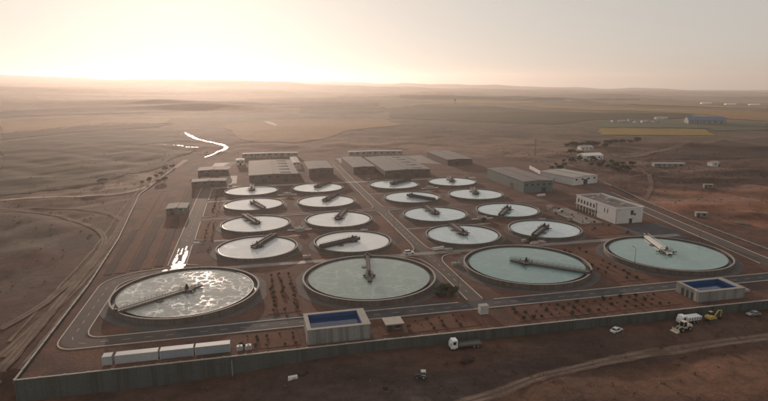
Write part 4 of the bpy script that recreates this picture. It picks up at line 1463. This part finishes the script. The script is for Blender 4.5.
x, y = W(89.6, 27.4)
car('white car turning at the centre junction behind the large tanks', x, y, .05, TH + R(8), 'paint_car_white', 'suv')
x, y, z = pz(132.8, -57.4)
car('small white car parked on the dark ground outside the front wall', x, y, z, TH + R(20), 'paint_car_white', 'saloon')
x, y, z = pz(184.6, -57.3)
car('silver car outside the front wall at the far right', x, y, z, TH + R(178), 'paint_car_silver', 'saloon')


def lorry(label, x, y, z, rz, bed, name='flatbed_truck', L=8.2, cabcol='paint_car_white'):
    """cab at +x end"""
    t = thing(name, label, 'truck', x, y, z, rz)
    fx = L / 2
    MB().box(-fx, fx - .1, -.45, .45, .62, .9).build('chassis', 'chassis', t)
    c = MB().side([(fx - 2.1, .75), (fx - 2.1, 3.0), (fx - .55, 3.05), (fx - .08, 2.0), (fx, 1.6), (fx, .6), (fx - .6, .55)], -1.2, 1.2, [0, .08, .08, .03, 0, 0, 0]).build('cab', cabcol, t)
    MB().quad((fx - .10 + .03, -1.05, 1.95), (fx - .10 + .03, 1.05, 1.95), (fx - .50 + .03, 1.0, 2.85), (fx - .50 + .03, -1.0, 2.85)).build('windscreen', 'glass_dark', c)
    for s in (-1, 1):
        MB().box(fx - 1.6, fx - .7, s * 1.19 - .03, s * 1.19 + .03, 1.75, 2.6).build('side_window', 'glass_dark', c)
        MB().box(fx - .06, fx + .04, s * .85 - .2, s * .85 + .2, .8, 1.0).build('headlight', 'lamp_glass', c)
        MB().bar((fx - .15, s * 1.2, 2.3), (fx + .05, s * 1.45, 2.3), .03, 4).box(fx - .02, fx + .08, s * 1.45 - .1, s * 1.45 + .1, 1.9, 2.4).build('mirror', 'chassis', c)
    MB().box(fx + .002, fx + .15, -1.15, 1.15, .45, .75).build('bumper', 'chassis', c)
    if bed == 'flat':
        MB().box(-fx - .2, fx - 2.3, -1.25, 1.25, .95, 1.15).build('load_bed', 'steel_grey', t)
        for s in (-1, 1):
            MB().box(-fx - .2, fx - 2.3, s * 1.25 - .04, s * 1.25 + .04, 1.152, 1.5).build('side_board', 'steel_grey', t)
        MB().box(fx - 2.38, fx - 2.28, -1.2, 1.2, 1.152, 2.4).build('headboard', 'steel_dark', t)
    else:
        mb = MB()
        mb.side([(-fx - .3, 1.0), (-fx - .5, 2.3), (fx - 2.2, 2.45), (fx - 2.4, 1.0)], -1.25, 1.25, [.25, 0, 0, .25])
        mb.build('tipper_body', cabcol, t)
        for k in range(5):
            x0 = -fx + .2 + k * (L - 3) / 4.4
            for s in (-1, 1):
                MB().box(x0, x0 + .12, s * 1.22 - .06, s * 1.22 + .06, 1.2, 2.3).build('rib', 'steel_grey', t)
    for xx in (fx - 1.1, -fx + 2.4, -fx + 1.1):
        for s in (-1, 1):
            wheel(t, xx, s * 1.0, .5, .32)
    for s in (-1, 1):
        MB().box(-fx - .28, -fx - .18, s * .9 - .15, s * .9 + .15, .8, .95).build('tail_light', 'red_lens', t)
    return t


x, y, z = pz(83.2, -56.0)
lorry('flatbed truck with a white cab parked against the front retaining wall', x, y, z, TH + R(180), 'flat', L=9.6)
x, y, z = pz(159.2, -57.2)
lorry('white-cabbed tipper truck behind the cream wheel loader outside the front wall', x, y, z, TH + R(184), 'tip', 'tipper_truck', 7.6)

# wheel loader: bucket at +x
x, y, z = pz(153.6, -61.4)
t = thing('wheel_loader', 'cream wheel loader with its bucket lowered beside the tipper truck', 'loader', x, y, z, TH + R(186))
MB().side([(-2.9, .8), (-3.0, 1.7), (-2.7, 2.0), (-.8, 2.05), (-.8, .8)], -.85, .85, [.1, .05, .12, .08, 0]).build('engine_cover', 'paint_cream', t)
MB().side([(-.78, .8), (-.78, 1.5), (1.3, 1.35), (1.3, .8)], -.6, .6).build('front_frame', 'paint_cream', t)
c = MB().side([(-.75, 1.52), (-.65, 3.0), (.55, 3.0), (.85, 1.5)], -.75, .75, [0, .08, .08, 0]).build('cab', 'glass_dark', t)
MB().box(-.78, .72, -.78, .78, 3.002, 3.14).build('cab_roof', 'paint_cream', c)
for s in (-1, 1):
    for xa, xb in ((-.75, -.65), (.85, .55)):
        MB().bar((xa, s * .76, 1.5), (xb, s * .7, 3.0), .06, 5).build('cab_pillar', 'paint_cream', c)
    MB().bar((.7, s * .5, 1.6), (2.0, s * .5, 1.5), .14, 6).bar((2.0, s * .5, 1.5), (2.9, s * .5, .5), .12, 6).build('lift_arm', 'paint_cream', t)
    MB().bar((1.0, s * .3, 1.1), (2.1, s * .3, 1.35), .07, 6).build('hydraulic_ram', 'paint_car_silver', t)
    wheel(t, 1.25, s * 1.0, .75, .55)
    wheel(t, -1.7, s * 1.0, .75, .55)
bk = MB().side([(2.8, .12), (2.75, 1.0), (3.0, 1.15), (3.05, .3), (3.9, .16), (3.9, .08)], -1.35, 1.35).build('bucket', 'paint_cream', t)
for k in range(7):
    MB().box(3.88, 4.08, -1.3 + k * .42, -1.2 + k * .42, .06, .14).build('tooth', 'steel_dark', bk)
MB().cyl(-2.2, .4, .07, 2.0, 2.7, .07, 8).build('exhaust', 'chassis', t)

# excavator with a folded arm
x, y, z = pz(167.6, -57.6)
t = thing('excavator', 'yellow tracked excavator behind the tipper truck, right of it', 'excavator', x, y, z, TH + R(10))
for s in (-1, 1):
    tr = MB().side([(-1.6, .0), (-1.95, .35), (-1.7, .72), (1.7, .72), (1.95, .35), (1.6, .0)], s * .95 - .28, s * .95 + .28).build('track', 'chassis', t)
    for xx in (-1.5, -.75, 0, .75, 1.5):
        MB().cyl(xx, .34, .26, s * .95 - .3, s * .95 + .3, .26, 10, 'y').build('roller', 'steel_grey', tr)
MB().cyl(0, 0, .7, .6, 1.0, .7, 14).build('turntable', 'chassis', t)
MB().side([(-1.9, 1.0), (-2.0, 1.5), (-1.8, 2.0), (.2, 2.0), (1.1, 1.5), (1.1, 1.0)], -1.15, 1.15, [.2, .1, .15, .05, .05, .05]).build('house', 'paint_yellow', t)
c = MB().side([(-.2, 1.9), (-.2, 2.9), (.9, 2.9), (1.25, 2.0), (1.25, 1.5)], .25, 1.1).build('cab', 'glass_dark', t)
MB().box(-.25, .95, .22, 1.13, 2.902, 2.98).build('cab_roof', 'paint_yellow', c)
MB().bar((1.0, -.3, 1.5), (2.6, -.3, 3.4), .2, 6).bar((2.6, -.3, 3.4), (4.2, -.3, 3.0), .18, 6).build('boom', 'paint_yellow', t)
MB().bar((4.2, -.3, 3.1), (3.9, -.3, .9), .14, 6).build('dipper_arm', 'paint_yellow', t)
MB().side([(3.5, .25), (3.6, .95), (4.0, .95), (4.3, .5), (4.0, .15)], -.75, .15).build('bucket', 'steel_dark', t)
MB().bar((1.1, -.3, 1.2), (2.2, -.3, 2.6), .08, 6).build('hydraulic_ram', 'paint_car_silver', t)

# small tractor on the dark ground in front
x, y, z = pz(65.3, -70.2)
t = thing('tractor', 'small dark tractor with a pale roof on the dark ground below the front wall', 'tractor', x, y, z, TH + R(160))
MB().side([(-.3, .55), (-.3, 1.2), (1.3, 1.1), (1.45, .9), (1.45, .5)], -.32, .32, [0, .04, .06, .06, 0]).build('bonnet', 'chassis', t)
MB().side([(-1.1, .6), (-1.1, 1.1), (-.3, 1.1), (-.3, .6)], -.5, .5).build('rear_body', 'chassis', t)
fr = MB()
for s in (-1, 1):
    fr.bar((-1.0, s * .5, 1.1), (-1.0, s * .5, 2.1), .04, 5).bar((-.1, s * .45, 1.1), (-.2, s * .5, 2.1), .04, 5)
fr.build('cab_frame', 'chassis', t)
MB().box(-1.25, .05, -.65, .65, 2.1, 2.2).build('roof', 'container_white', t)
MB().box(-.95, -.5, -.25, .25, 1.1, 1.3).box(-1.0, -.9, -.25, .25, 1.3, 1.7).build('seat', 'rubber', t)
for s in (-1, 1):
    wheel(t, -.75, s * .68, .62, .3)
    wheel(t, 1.05, s * .55, .38, .22)
    MB().side([(-1.35, .9), (-1.2, 1.3), (-.4, 1.35), (-.15, 1.1), (-.5, 1.25), (-1.1, 1.2)], s * .68 - .18, s * .68 + .18).build('mudguard', 'container_white', t)

# rubble by the wall
x, y, z = pz(32.6, -60.2)
t = thing('concrete_block', 'pale tilted concrete slab lying outside the front wall', 'slab', x, y, z, TH + R(10))
o = MB().prism([(-1.4, -.5), (1.3, -.6), (1.5, .4), (-1.2, .6)], -.3, .75, [(-1.3, -.4), (1.2, -.5), (1.3, .4), (-1.1, .5)]).build('block', 'steel_white', t)
MB().bar((-.6, 0, .74), (-.5, 0, .95), .04, 5).bar((.5, 0, .74), (.6, 0, .95), .04, 5).build('lifting_eye', 'steel_dark', t)


def rock(name, label, x, y, z, s, m, seed, cat='rock', group=None):
    r = random.Random(seed)
    bm = bmesh.new()
    bmesh.ops.create_icosphere(bm, subdivisions=2, radius=1)
    for v in bm.verts:
        k = 1 + .22 * math.sin(3 * v.co.x + seed) * math.cos(4 * v.co.y + seed * 2) + r.uniform(-.08, .08)
        v.co = Vector((v.co.x * s[0], v.co.y * s[1], max(v.co.z, -.35) * s[2])) * k
    me = bpy.data.meshes.new(name)
    bm.to_mesh(me)
    bm.free()
    me.materials.append(MATS[m])
    o = link(name, me)
    o.location = (x, y, z)
    o.rotation_euler = (0, 0, r.uniform(0, 6))
    return tag(o, label, cat, group)


x, y, z = pz(35.6, -58.8)
rock('spoil_heap', 'small dark heap of spoil beside the pale slab outside the front wall', x, y, z + .2, (1.3, .9, .8), 'dark_bed', 3, 'heap')
x, y, z = pz(81, -63.5)
rock('spoil_heap', 'dark heap of spoil in the ditch in front of the flatbed truck', x, y, z + .2, (2.4, 1.3, .9), 'dark_bed', 4, 'heap')
x, y, z = pz(55, -73)
rock('spoil_heap', 'little dark heap left of the small tractor', x, y, z + .1, (.8, .6, .5), 'dark_bed', 6, 'heap')

for k, (a, b, sx, wd) in enumerate(((150.5, 28.6, 3.2, 'by the rear rim of the green-water clarifier'), (154.6, 29.6, 2.2, 'right of the larger heap behind the green-water clarifier'), (197, 97, 2.6, 'left of the white office building'))):
    x, y = W(a, b)
    rock('rubble_heap', 'pinkish rubble heap ' + wd, x, y, .2, (sx, sx * .6, .9), 'rubble_pink', 20 + k, 'heap', 'rubble heaps in the works')
PIPE_SPOTS = ((196, 84, 40, 'left of the white office building'), (208, 128, 10, 'in front of the green-grey hall'), (-20, 250, 5, 'between the two dark sheds'), (104, 30.8, 15, 'beside the centre junction'))
for a, b, rz, wd in PIPE_SPOTS:
    t = pthing('pipe_stack', 'stack of pale pipes lying on the ground ' + wd, 'pipes', a, b, 0, R(rz), 'stacked pipes')
    for k, (yy, zz) in enumerate(((-.7, .3), (0, .3), (.7, .3), (-.35, .9), (.35, .9))):
        MB().bar((-3 + .15 * (k % 2), yy, zz), (3 + .15 * (k % 3), yy, zz), .29, 10).build('pipe', 'plaster_white', t)
    for xx in (-2, 2):
        MB().box(xx - .1, xx + .1, -1.2, 1.2, -.02, .1).build('bearer', 'door_brown', t)
CRATES = ((193, 90, 'left of the office, far one'), (190, 64, 'left of the office, near one'), (63, 214, 'behind the far second-column tank'), (110, 214, 'in front of the narrow tan-roofed hall'), (186, 205, 'beside the far right tanks'), (8, 214, 'beside the nearer dark shed'))
for a, b, wd in CRATES:
    t = pthing('equipment_crate', 'pale wooden equipment crate ' + wd, 'crate', a, b, 0, R((a * 7) % 50), 'equipment crates')
    MB().box(-1.3, 1.3, -.9, .9, .15, 1.6).build('box', 'rim_concrete', t)
    for xx in (-1.1, 0, 1.1):
        MB().box(xx - .1, xx + .1, -.96, .96, .1, 1.68).build('batten', 'door_brown', t)
    for yy in (-.7, .7):
        MB().box(-1.3, 1.3, yy - .1, yy + .1, -.02, .098).build('runner', 'door_brown', t)

# posts and lamps
x, y, z = pz(16.8, -53.0)
t = thing('marker_post', 'thin pale post standing against the front retaining wall', 'post', x, y, z)
MB().cyl(0, 0, .11, -.4, 4.6, .09, 8).build('pole', 'container_blue', t)
MB().cyl(0, 0, .16, 4.6, 4.72, .1, 8).build('cap', 'steel_grey', t)


def lamp_post(label, x, y, z, rz, h=9.0):
    t = thing('lamp_post', label, 'lamp post', x, y, z, rz, 'lamp posts of the works')
    MB().cyl(0, 0, .13, -.2, h, .07, 8).build('pole', 'steel_grey', t)
    MB().bar((0, 0, h - .1), (1.6, 0, h + .35), .05, 6).build('arm', 'steel_grey', t)
    MB().box(1.3, 2.1, -.16, .16, h + .28, h + .42).build('lamp_head', 'steel_dark', t)
    MB().cyl(0, 0, .25, -.15, .25, .22, 10).build('base', 'kerb_concrete', t)
    return t


lamp_post('lamp post standing in front of the large tank with the white bridge', 99.6, 211.8, 0, TH + R(90))
for a, b, wd in ((92.6, -25.4, 'at the bottom of the centre road'), (-13.2, 100, 'left of the wet service road'), (92.6, 66, 'left of the centre road between small tanks'), (102.4, 160, 'right of the centre road among the far small tanks'), (226, 12, 'beside the right perimeter road'), (204, 44, 'in front of the white office building')):
    x, y = W(a, b)
    lamp_post('lamp post ' + wd, x, y, 0, TH + R(180 if a in (102.4,) else 0))
x, y = G_pole[0]
t = thing('power_pole', 'tall dark power pole alone on the pale plain beyond the works', 'pole', x, y, float(ground_h(x, y)), R(20))
MB().cyl(0, 0, .32, -.5, 17, .2, 8).build('pole', 'pole_wood', t)
MB().box(-1.6, 1.6, -.1, .1, 15.6, 15.85).build('crossarm', 'pole_wood', t)
for k in (-1.4, 0, 1.4):
    MB().cyl(k, 0, .1, 15.85, 16.2, .07, 6).build('insulator', 'rim_concrete', t)

# ------------------------------------------------------------------ far buildings


def house(name, label, x, y, wdt, dep, h, rz, wall, roof, rise=1.5, group=None, wins=3):
    z = float(ground_h(x, y)) - .1
    t = thing(name, label, 'building', x, y, z, rz, group)
    w, d = wdt / 2, dep / 2
    mb = MB()
    mb.v += [(-w, -d, -1), (w, -d, -1), (w, d, -1), (-w, d, -1), (-w, -d, h), (w, -d, h), (w, d, h), (-w, d, h), (-w, 0, h + rise), (w, 0, h + rise)]
    mb.f += [(0, 1, 5, 4), (2, 3, 7, 6), (1, 2, 6, 9, 5), (3, 0, 4, 8, 7), (4, 5, 9, 8), (6, 7, 8, 9)]
    mb.build('wall', wall, t)
    rb = MB()
    n = 0
    for xx in (-w - .4, w + .4):
        rb.v += [(xx, -d - .4, h + .05), (xx, 0, h + rise + .25), (xx, d + .4, h + .05), (xx, d + .4, h - .12), (xx, 0, h + rise + .08), (xx, -d - .4, h - .12)]
    rb.f += [tuple(range(6)), tuple(range(11, 5, -1))]
    for i in range(6):
        j = (i + 1) % 6
        rb.f.append((i, 6 + i, 6 + j, j))
    rb.build('roof', roof, t)
    for k in range(wins):
        xx = -w + (k + .7) * wdt / (wins + .4)
        MB().box(xx - .7, xx + .7, -d - .06, -d + .05, h * .35, h * .75).build('window', 'glass_dark', t)
    MB().box(w * .75, w * .75 + 1.1, -d - .05, -d + .05, -.3, min(2.2, h * .8)).build('door', 'door_dark', t)
    return t


(bx0, by0), (bx1, by1) = G_blue
house('warehouse', 'long warehouse with a bright blue roof far off among the fields', (bx0 + bx1) / 2, (by0 + by1) / 2 + 12, 56, 26, 6, math.atan2(by1 - by0, bx1 - bx0) * .5, 'plaster_grey', 'roof_blue', 5.0, wins=6)
hw = ('leftmost of the farm houses', 'second farm house from the left', 'middle farm house', 'fourth farm house from the left', 'farm house left of the blue-roofed warehouse', 'farthest farm house', 'farm house set back in the row')
for k, ((x, y), wd) in enumerate(zip(G_houses, hw)):
    house('farm_house', 'tiny white %s along the far green field' % wd, x, y, (9, 12, 8, 10, 11, 24, 7)[k], 8, 3.2, R((5, -8, 12, 0, 20, 4, -15)[k]), 'plaster_white', 'roof_light' if k % 2 else 'roof_grey', 1.4, 'far farm houses', 2)
for k, ((x, y), wd) in enumerate(zip(G_ghouse, ('left', 'middle', 'right'))):
    house('greenhouse', 'pale long greenhouse on the far plain near the right edge, %s of three' % wd, x, y, 38, 16, 4, R(-4), 'steel_white', 'steel_white', 2.5, 'far greenhouses', 6)
x, y = G_wroof[0]
house('warehouse', 'pale-roofed shed among dark trees beyond the white-roofed warehouse', x, y + 6, 20, 13, 4.4, R(12), 'plaster_white', 'steel_white', 1.6)
x, y = G_wroof[1]
house('warehouse', 'long low pale shed on the bare ground far right of the trees', x, y, 26, 7, 2.6, R(-4), 'plaster_grey', 'roof_light', .8, wins=5)
x, y = G_wroof[2]
house('hut', 'small pale hut alone on the bare ground at the right', x, y, 7, 6, 3.4, R(10), 'plaster_white', 'roof_light', 1.0, wins=1)
x, y = G_wroof[6]
house('farm_house', 'white farm house between the two dark tree belts', x, y, 14, 9, 3.6, R(6), 'plaster_white', 'roof_light', 1.6)
for k, wd in ((3, 'beside the dark mound right of the white office'), (4, 'on the reddish ground farther right')):
    x, y = G_wroof[k]
    z = float(ground_h(x, y))
    t = thing('site_cabin', 'small pale site cabin ' + wd, 'cabin', x, y, z, R(-8))
    MB().box(-3, 3, -1.2, 1.2, .2, 2.6).build('body', 'plaster_grey', t)
    MB().box(-3.1, 3.1, -1.3, 1.3, 2.602, 2.75).build('roof', 'roof_light', t)
    MB().box(-2.2, -1.3, -1.26, -1.15, .2, 2.2).build('door', 'door_dark', t)
    MB().box(.4, 1.8, -1.26, -1.15, 1.1, 2.0).build('window', 'glass_dark', t)
    for xx in (-2.4, 2.4):
        MB().box(xx - .2, xx + .2, -1.0, 1.0, -.4, .198).build('skid', 'chassis', t)
x, y = G_wroof[5]
rock('rubble_heap', 'pale heap of rubble on the reddish ground at the right', x, y, float(ground_h(x, y)) + .2, (5, 2.4, 1.0), 'rubble', 9, 'heap')
x, y = G_tower[0]
t = thing('water_tower', 'tiny dark tower on the skyline plain in the far centre', 'tower', x, y, float(ground_h(x, y)))
for sx in (-1, 1):
    for sy in (-1, 1):
        MB().bar((sx * 2.6, sy * 2.6, -1), (sx * 1.6, sy * 1.6, 10), .4, 6).build('leg', 'steel_dark', t)
MB().cyl(0, 0, 3.4, 10, 15, 3.6, 14).build('tank', 'steel_dark', t)
MB().cyl(0, 0, 3.7, 15, 16.8, .3, 14).build('roof', 'steel_dark', t)


# ------------------------------------------------------------------ vegetation
def leaf_cloud(name, n, lobes, size, m, seed, flat=.8):
    """many small leaf clumps spread through overlapping lobes"""
    r = random.Random(seed)
    mb = MB()
    for i in range(n):
        cx, cy, cz, rr = r.choice(lobes)
        th, ph = r.uniform(0, 6.283), math.acos(r.uniform(-1, 1))
        k = rr * r.uniform(.35, 1.0) ** .5
        p = Vector((cx + k * math.sin(ph) * math.cos(th), cy + k * math.sin(ph) * math.sin(th), cz + k * math.cos(ph) * flat))
        u = Vector((r.gauss(0, 1), r.gauss(0, 1), r.gauss(0, 1))).normalized()
        v = u.orthogonal().normalized()
        s = size * r.uniform(.6, 1.3)
        c = u.cross(v)
        mb.quad(p - v * s, p + c * s * .7, p + v * s, p - c * s * .7)
    me = bpy.data.meshes.new(name)
    me.from_pydata(mb.v, [], mb.f)
    me.materials.append(MATS[m])
    return me


def trunk_mesh(h, r, seed, limbs=5):
    q = random.Random(seed)
    mb = MB()
    pts = [Vector((0, 0, -.3)), Vector((q.uniform(-.1, .1) * h * .3, q.uniform(-.1, .1) * h * .3, h * .35)), Vector((q.uniform(-.15, .15) * h * .4, q.uniform(-.15, .15) * h * .4, h * .7))]
    rad = [r, r * .7, r * .35]
    for i in range(2):
        b = len(mb.v)
        for c, rr in ((pts[i], rad[i]), (pts[i + 1], rad[i + 1])):
            for k in range(7):
                a = 2 * math.pi * k / 7
                mb.v.append((c.x + rr * math.cos(a), c.y + rr * math.sin(a), c.z))
        for k in range(7):
            mb.f.append((b + k, b + (k + 1) % 7, b + 7 + (k + 1) % 7, b + 7 + k))
    for k in range(limbs):
        a = 6.283 * k / limbs + q.uniform(-.4, .4)
        p = pts[1].lerp(pts[2], q.uniform(0, .9))
        mb.bar(p, p + Vector((math.cos(a) * h * .28, math.sin(a) * h * .28, h * q.uniform(.12, .3))), r * .25, 5)
    return mb.mesh('trunk', 'bark')


TREES = []
for s in range(5):
    q = random.Random(40 + s)
    h = 1.0
    lobes = [(q.uniform(-.26, .26), q.uniform(-.26, .26), q.uniform(.42, .82), q.uniform(.17, .28)) for _ in range(8)]
    TREES.append((leaf_cloud('crown', 620, lobes, .062, ('leaf_olive', 'leaf_green', 'leaf_olive', 'leaf_dry', 'leaf_green')[s], 60 + s), trunk_mesh(1.0, .045, 80 + s)))


def tree(label, x, y, z, h, wide, k, group=None, name='tree', cat='tree'):
    t = thing(name, label, cat, x, y, z, random.uniform(0, 6.28), group)
    c, tr = TREES[k % 5]
    o = link('crown', c, t)
    o.scale = (h * wide, h * wide, h)
    o = link('trunk', tr, t)
    o.scale = (h * wide, h * wide, h)
    return t


for k, (x, y) in enumerate(G_treesA):
    tree('dark tree in the far belt below the yellow field', x, y, float(ground_h(x, y)) - .1, 4.6 + 3.0 * ((k * 37) % 10) / 10, 1.6, k, 'trees in the far belt')
    tree('dark tree in the far belt below the yellow field', x + 5, y + 6 + k % 3, float(ground_h(x + 5, y + 6)) - .2, 3.4 + 2.5 * ((k * 17) % 10) / 10, 1.7, k + 2, 'trees in the far belt')
for k, (x, y) in enumerate(G_treesB):
    tree('dark tree in the nearer belt round the pale-roofed shed', x, y, float(ground_h(x, y)) - .1, 3.6 + 2.6 * ((k * 37) % 10) / 10, 1.6, k, 'trees in the nearer belt')
    tree('dark tree in the nearer belt round the pale-roofed shed', x - 6, y + 4, float(ground_h(x - 6, y + 4)) - .1, 2.6 + 1.8 * ((k * 13) % 10) / 10, 1.8, k + 1, 'trees in the nearer belt')
for k, (x, y) in enumerate(G_bushL):
    tree('brown bush on the bare ground left of the works', x, y, float(ground_h(x, y)) - .1, 3.0 + 1.6 * ((k * 37) % 10) / 10, 1.5, (3, 0, 3, 2)[k % 4], 'bushes left of the works', 'bush', 'bush')
ISL = ((88.6, -20.6, 4.2, 'largest'), (91.4, -22.8, 3.2, 'front'), (86.2, -23.6, 3.0, 'left'), (92.0, -18.2, 2.6, 'right'))
for k, (a, b, h, wd) in enumerate(ISL):
    x, y = W(a, b)
    tree('%s dark green tree of the clump beside the centre road junction' % wd, x, y, 0, h, 1.5, (1, 4, 1, 4)[k], 'clump by the junction')
for k, (a, b, h, wd) in enumerate(((150, 31.6, 2.6, 'left'), (152.6, 32.4, 2.2, 'right'), (144, 73, 2.4, 'near the right flow chamber'))):
    x, y = W(a, b)
    tree('low green shrub between the right small tanks, %s' % wd, x, y, 0, h, 1.6, (1, 4, 1)[k], 'shrubs between right tanks', 'shrub', 'shrub')

SHRUB = [leaf_cloud('shrub', 70, [(0, 0, .38, .38), (.2, .1, .5, .25), (-.2, .05, .42, .28)], .16, m, 90 + i) for i, m in enumerate(('leaf_olive', 'leaf_dry', 'leaf_green', 'leaf_olive'))]


def shrubs(label, group, spots, s0=1.0, s1=1.7, jit=.55):
    for a, b in spots:
        if random.random() < .08:
            continue
        a += random.uniform(-jit, jit)
        b += random.uniform(-jit, jit)
        x, y = W(a, b)
        o = link('shrub', random.choice(SHRUB))
        k = random.uniform(s0 * .55, s1)
        o.location = (x, y, .04)
        o.scale = (k, k, k * random.uniform(.75, 1.1))
        o.rotation_euler = (0, 0, random.uniform(0, 6.28))
        tag(o, label, 'shrub', group)


def keep(p):
    return random.random() < p


shrubs('small dark shrub in the planted rows between the two left large clarifiers', 'shrubs between the left large tanks',
       [(a, -22 + 3.9 * k) for a in (29.5, 33.1, 36.8) for k in range(10)], 1.3, 1.9)
shrubs('small dark shrub in rows along the front wall left of the right basin building', 'shrubs along the front wall, right',
       [(106 + 3.4 * k, b) for b in (-39.6, -43.2, -46.8) for k in range(17)], 1.3, 2.0)
shrubs('small dark shrub in the front strip left of the centre basin building', 'shrubs in the front strip, left',
       [(20 + 3.6 * k, b) for b in (-40, -43.5, -46.5) for k in range(5)], 1.1, 1.7, .9)
shrubs('small dark shrub in the front strip between kiosk and cabinet', 'shrubs in the front strip, centre',
       [(69 + 3.9 * k, b) for b in (-40, -44, -47) for k in range(6) if keep(.8)], 1.0, 1.6, .9)
shrubs('small dark shrub in the rows between the two right large clarifiers', 'shrubs between the right large tanks',
       [(a, -23 + 4.2 * k) for a in (157.5, 161.5, 165.5) for k in range(10) if keep(.85)], 1.2, 1.9)
shrubs('small shrub in the strip right of the wet service road', 'shrubs by the service road',
       [(a, 54 + 4.4 * k) for a in (.4, 3.4) for k in range(34) if abs(54 + 4.4 * k - 115) > 5 and keep(.75)], 1.0, 1.6)
shrubs('small shrub scattered round the office building', 'shrubs round the office',
       [(random.uniform(188, 206), random.uniform(30, 98)) for _ in range(22)], 1.0, 1.9)

# ------------------------------------------------------------------ scrub and stones on the bare ground (nobody could count them)
def scatter(name, label, cat, n, zones, make, m):
    mb = MB()
    for _ in range(n):
        x0, x1, y0, y1 = random.choice(zones)
        x, y = random.uniform(x0, x1), random.uniform(y0, y1)
        a, b = plant(x, y)
        if -54 < a < 268 and -57 < b < 398:
            continue
        make(mb, x, y, float(ground_h(x, y)))
    me = bpy.data.meshes.new(name)
    me.from_pydata(mb.v, [], mb.f)
    me.materials.append(MATS[m])
    tag(link(name, me), label, cat, kind='stuff')


def scrub_tuft(mb, x, y, z):
    s = random.uniform(.25, .8) * (1 + .002 * max(0, y - 150))
    for _ in range(9):
        p = Vector((x + random.gauss(0, s * .5), y + random.gauss(0, s * .5), z + random.uniform(.0, s * .8)))
        u = Vector((random.gauss(0, 1), random.gauss(0, 1), random.gauss(0, 1))).normalized()
        v = u.orthogonal().normalized()
        c = u.cross(v)
        k = s * .35
        mb.quad(p - v * k, p + c * k * .6, p + v * k, p - c * k * .6)


def stone(mb, x, y, z):
    s = random.uniform(.10, .38)
    t = random.uniform(0, 3)
    ring = [(x + s * random.uniform(.7, 1.2) * math.cos(t + i * 1.257), y + s * random.uniform(.7, 1.2) * math.sin(t + i * 1.257)) for i in range(5)]
    top = [(x + (px - x) * .55, y + (py - y) * .55) for px, py in ring]
    mb.prism(ring, z - .1, z + s * .7, top)


ZONES = [(-110, 150, 95, 185), (-110, 150, 95, 185), (-260, -90, 110, 420), (150, 340, 230, 480), (100, 340, 400, 600), (-300, 100, 420, 600)]
scatter('scrub', 'dry brown scrub scattered over the bare ground outside the works', 'scrub', 2600, ZONES, scrub_tuft, 'leaf_dry')
scatter('stones', 'loose pale stones scattered over the bare ground outside the works', 'stones', 1500, ZONES[:4], stone, 'rubble')

# ------------------------------------------------------------------ haze
hz = MB().box(-9600, 9600, -420, 10900, -190, 190).mesh('haze', None)
hm = bpy.data.materials.new('haze')
hm.use_nodes = True
ht = hm.node_tree
ht.nodes.clear()
ho = ht.nodes.new('ShaderNodeOutputMaterial')
hv = ht.nodes.new('ShaderNodeVolumePrincipled')
hv.inputs['Color'].default_value = (.93, .86, .82, 1)
hv.inputs['Density'].default_value = HAZE_DENSITY
hv.inputs['Anisotropy'].default_value = HAZE_ANISO
ht.links.new(hv.outputs[0], ho.inputs['Volume'])
hz.materials.append(hm)
tag(link('haze', hz), kind='stuff')
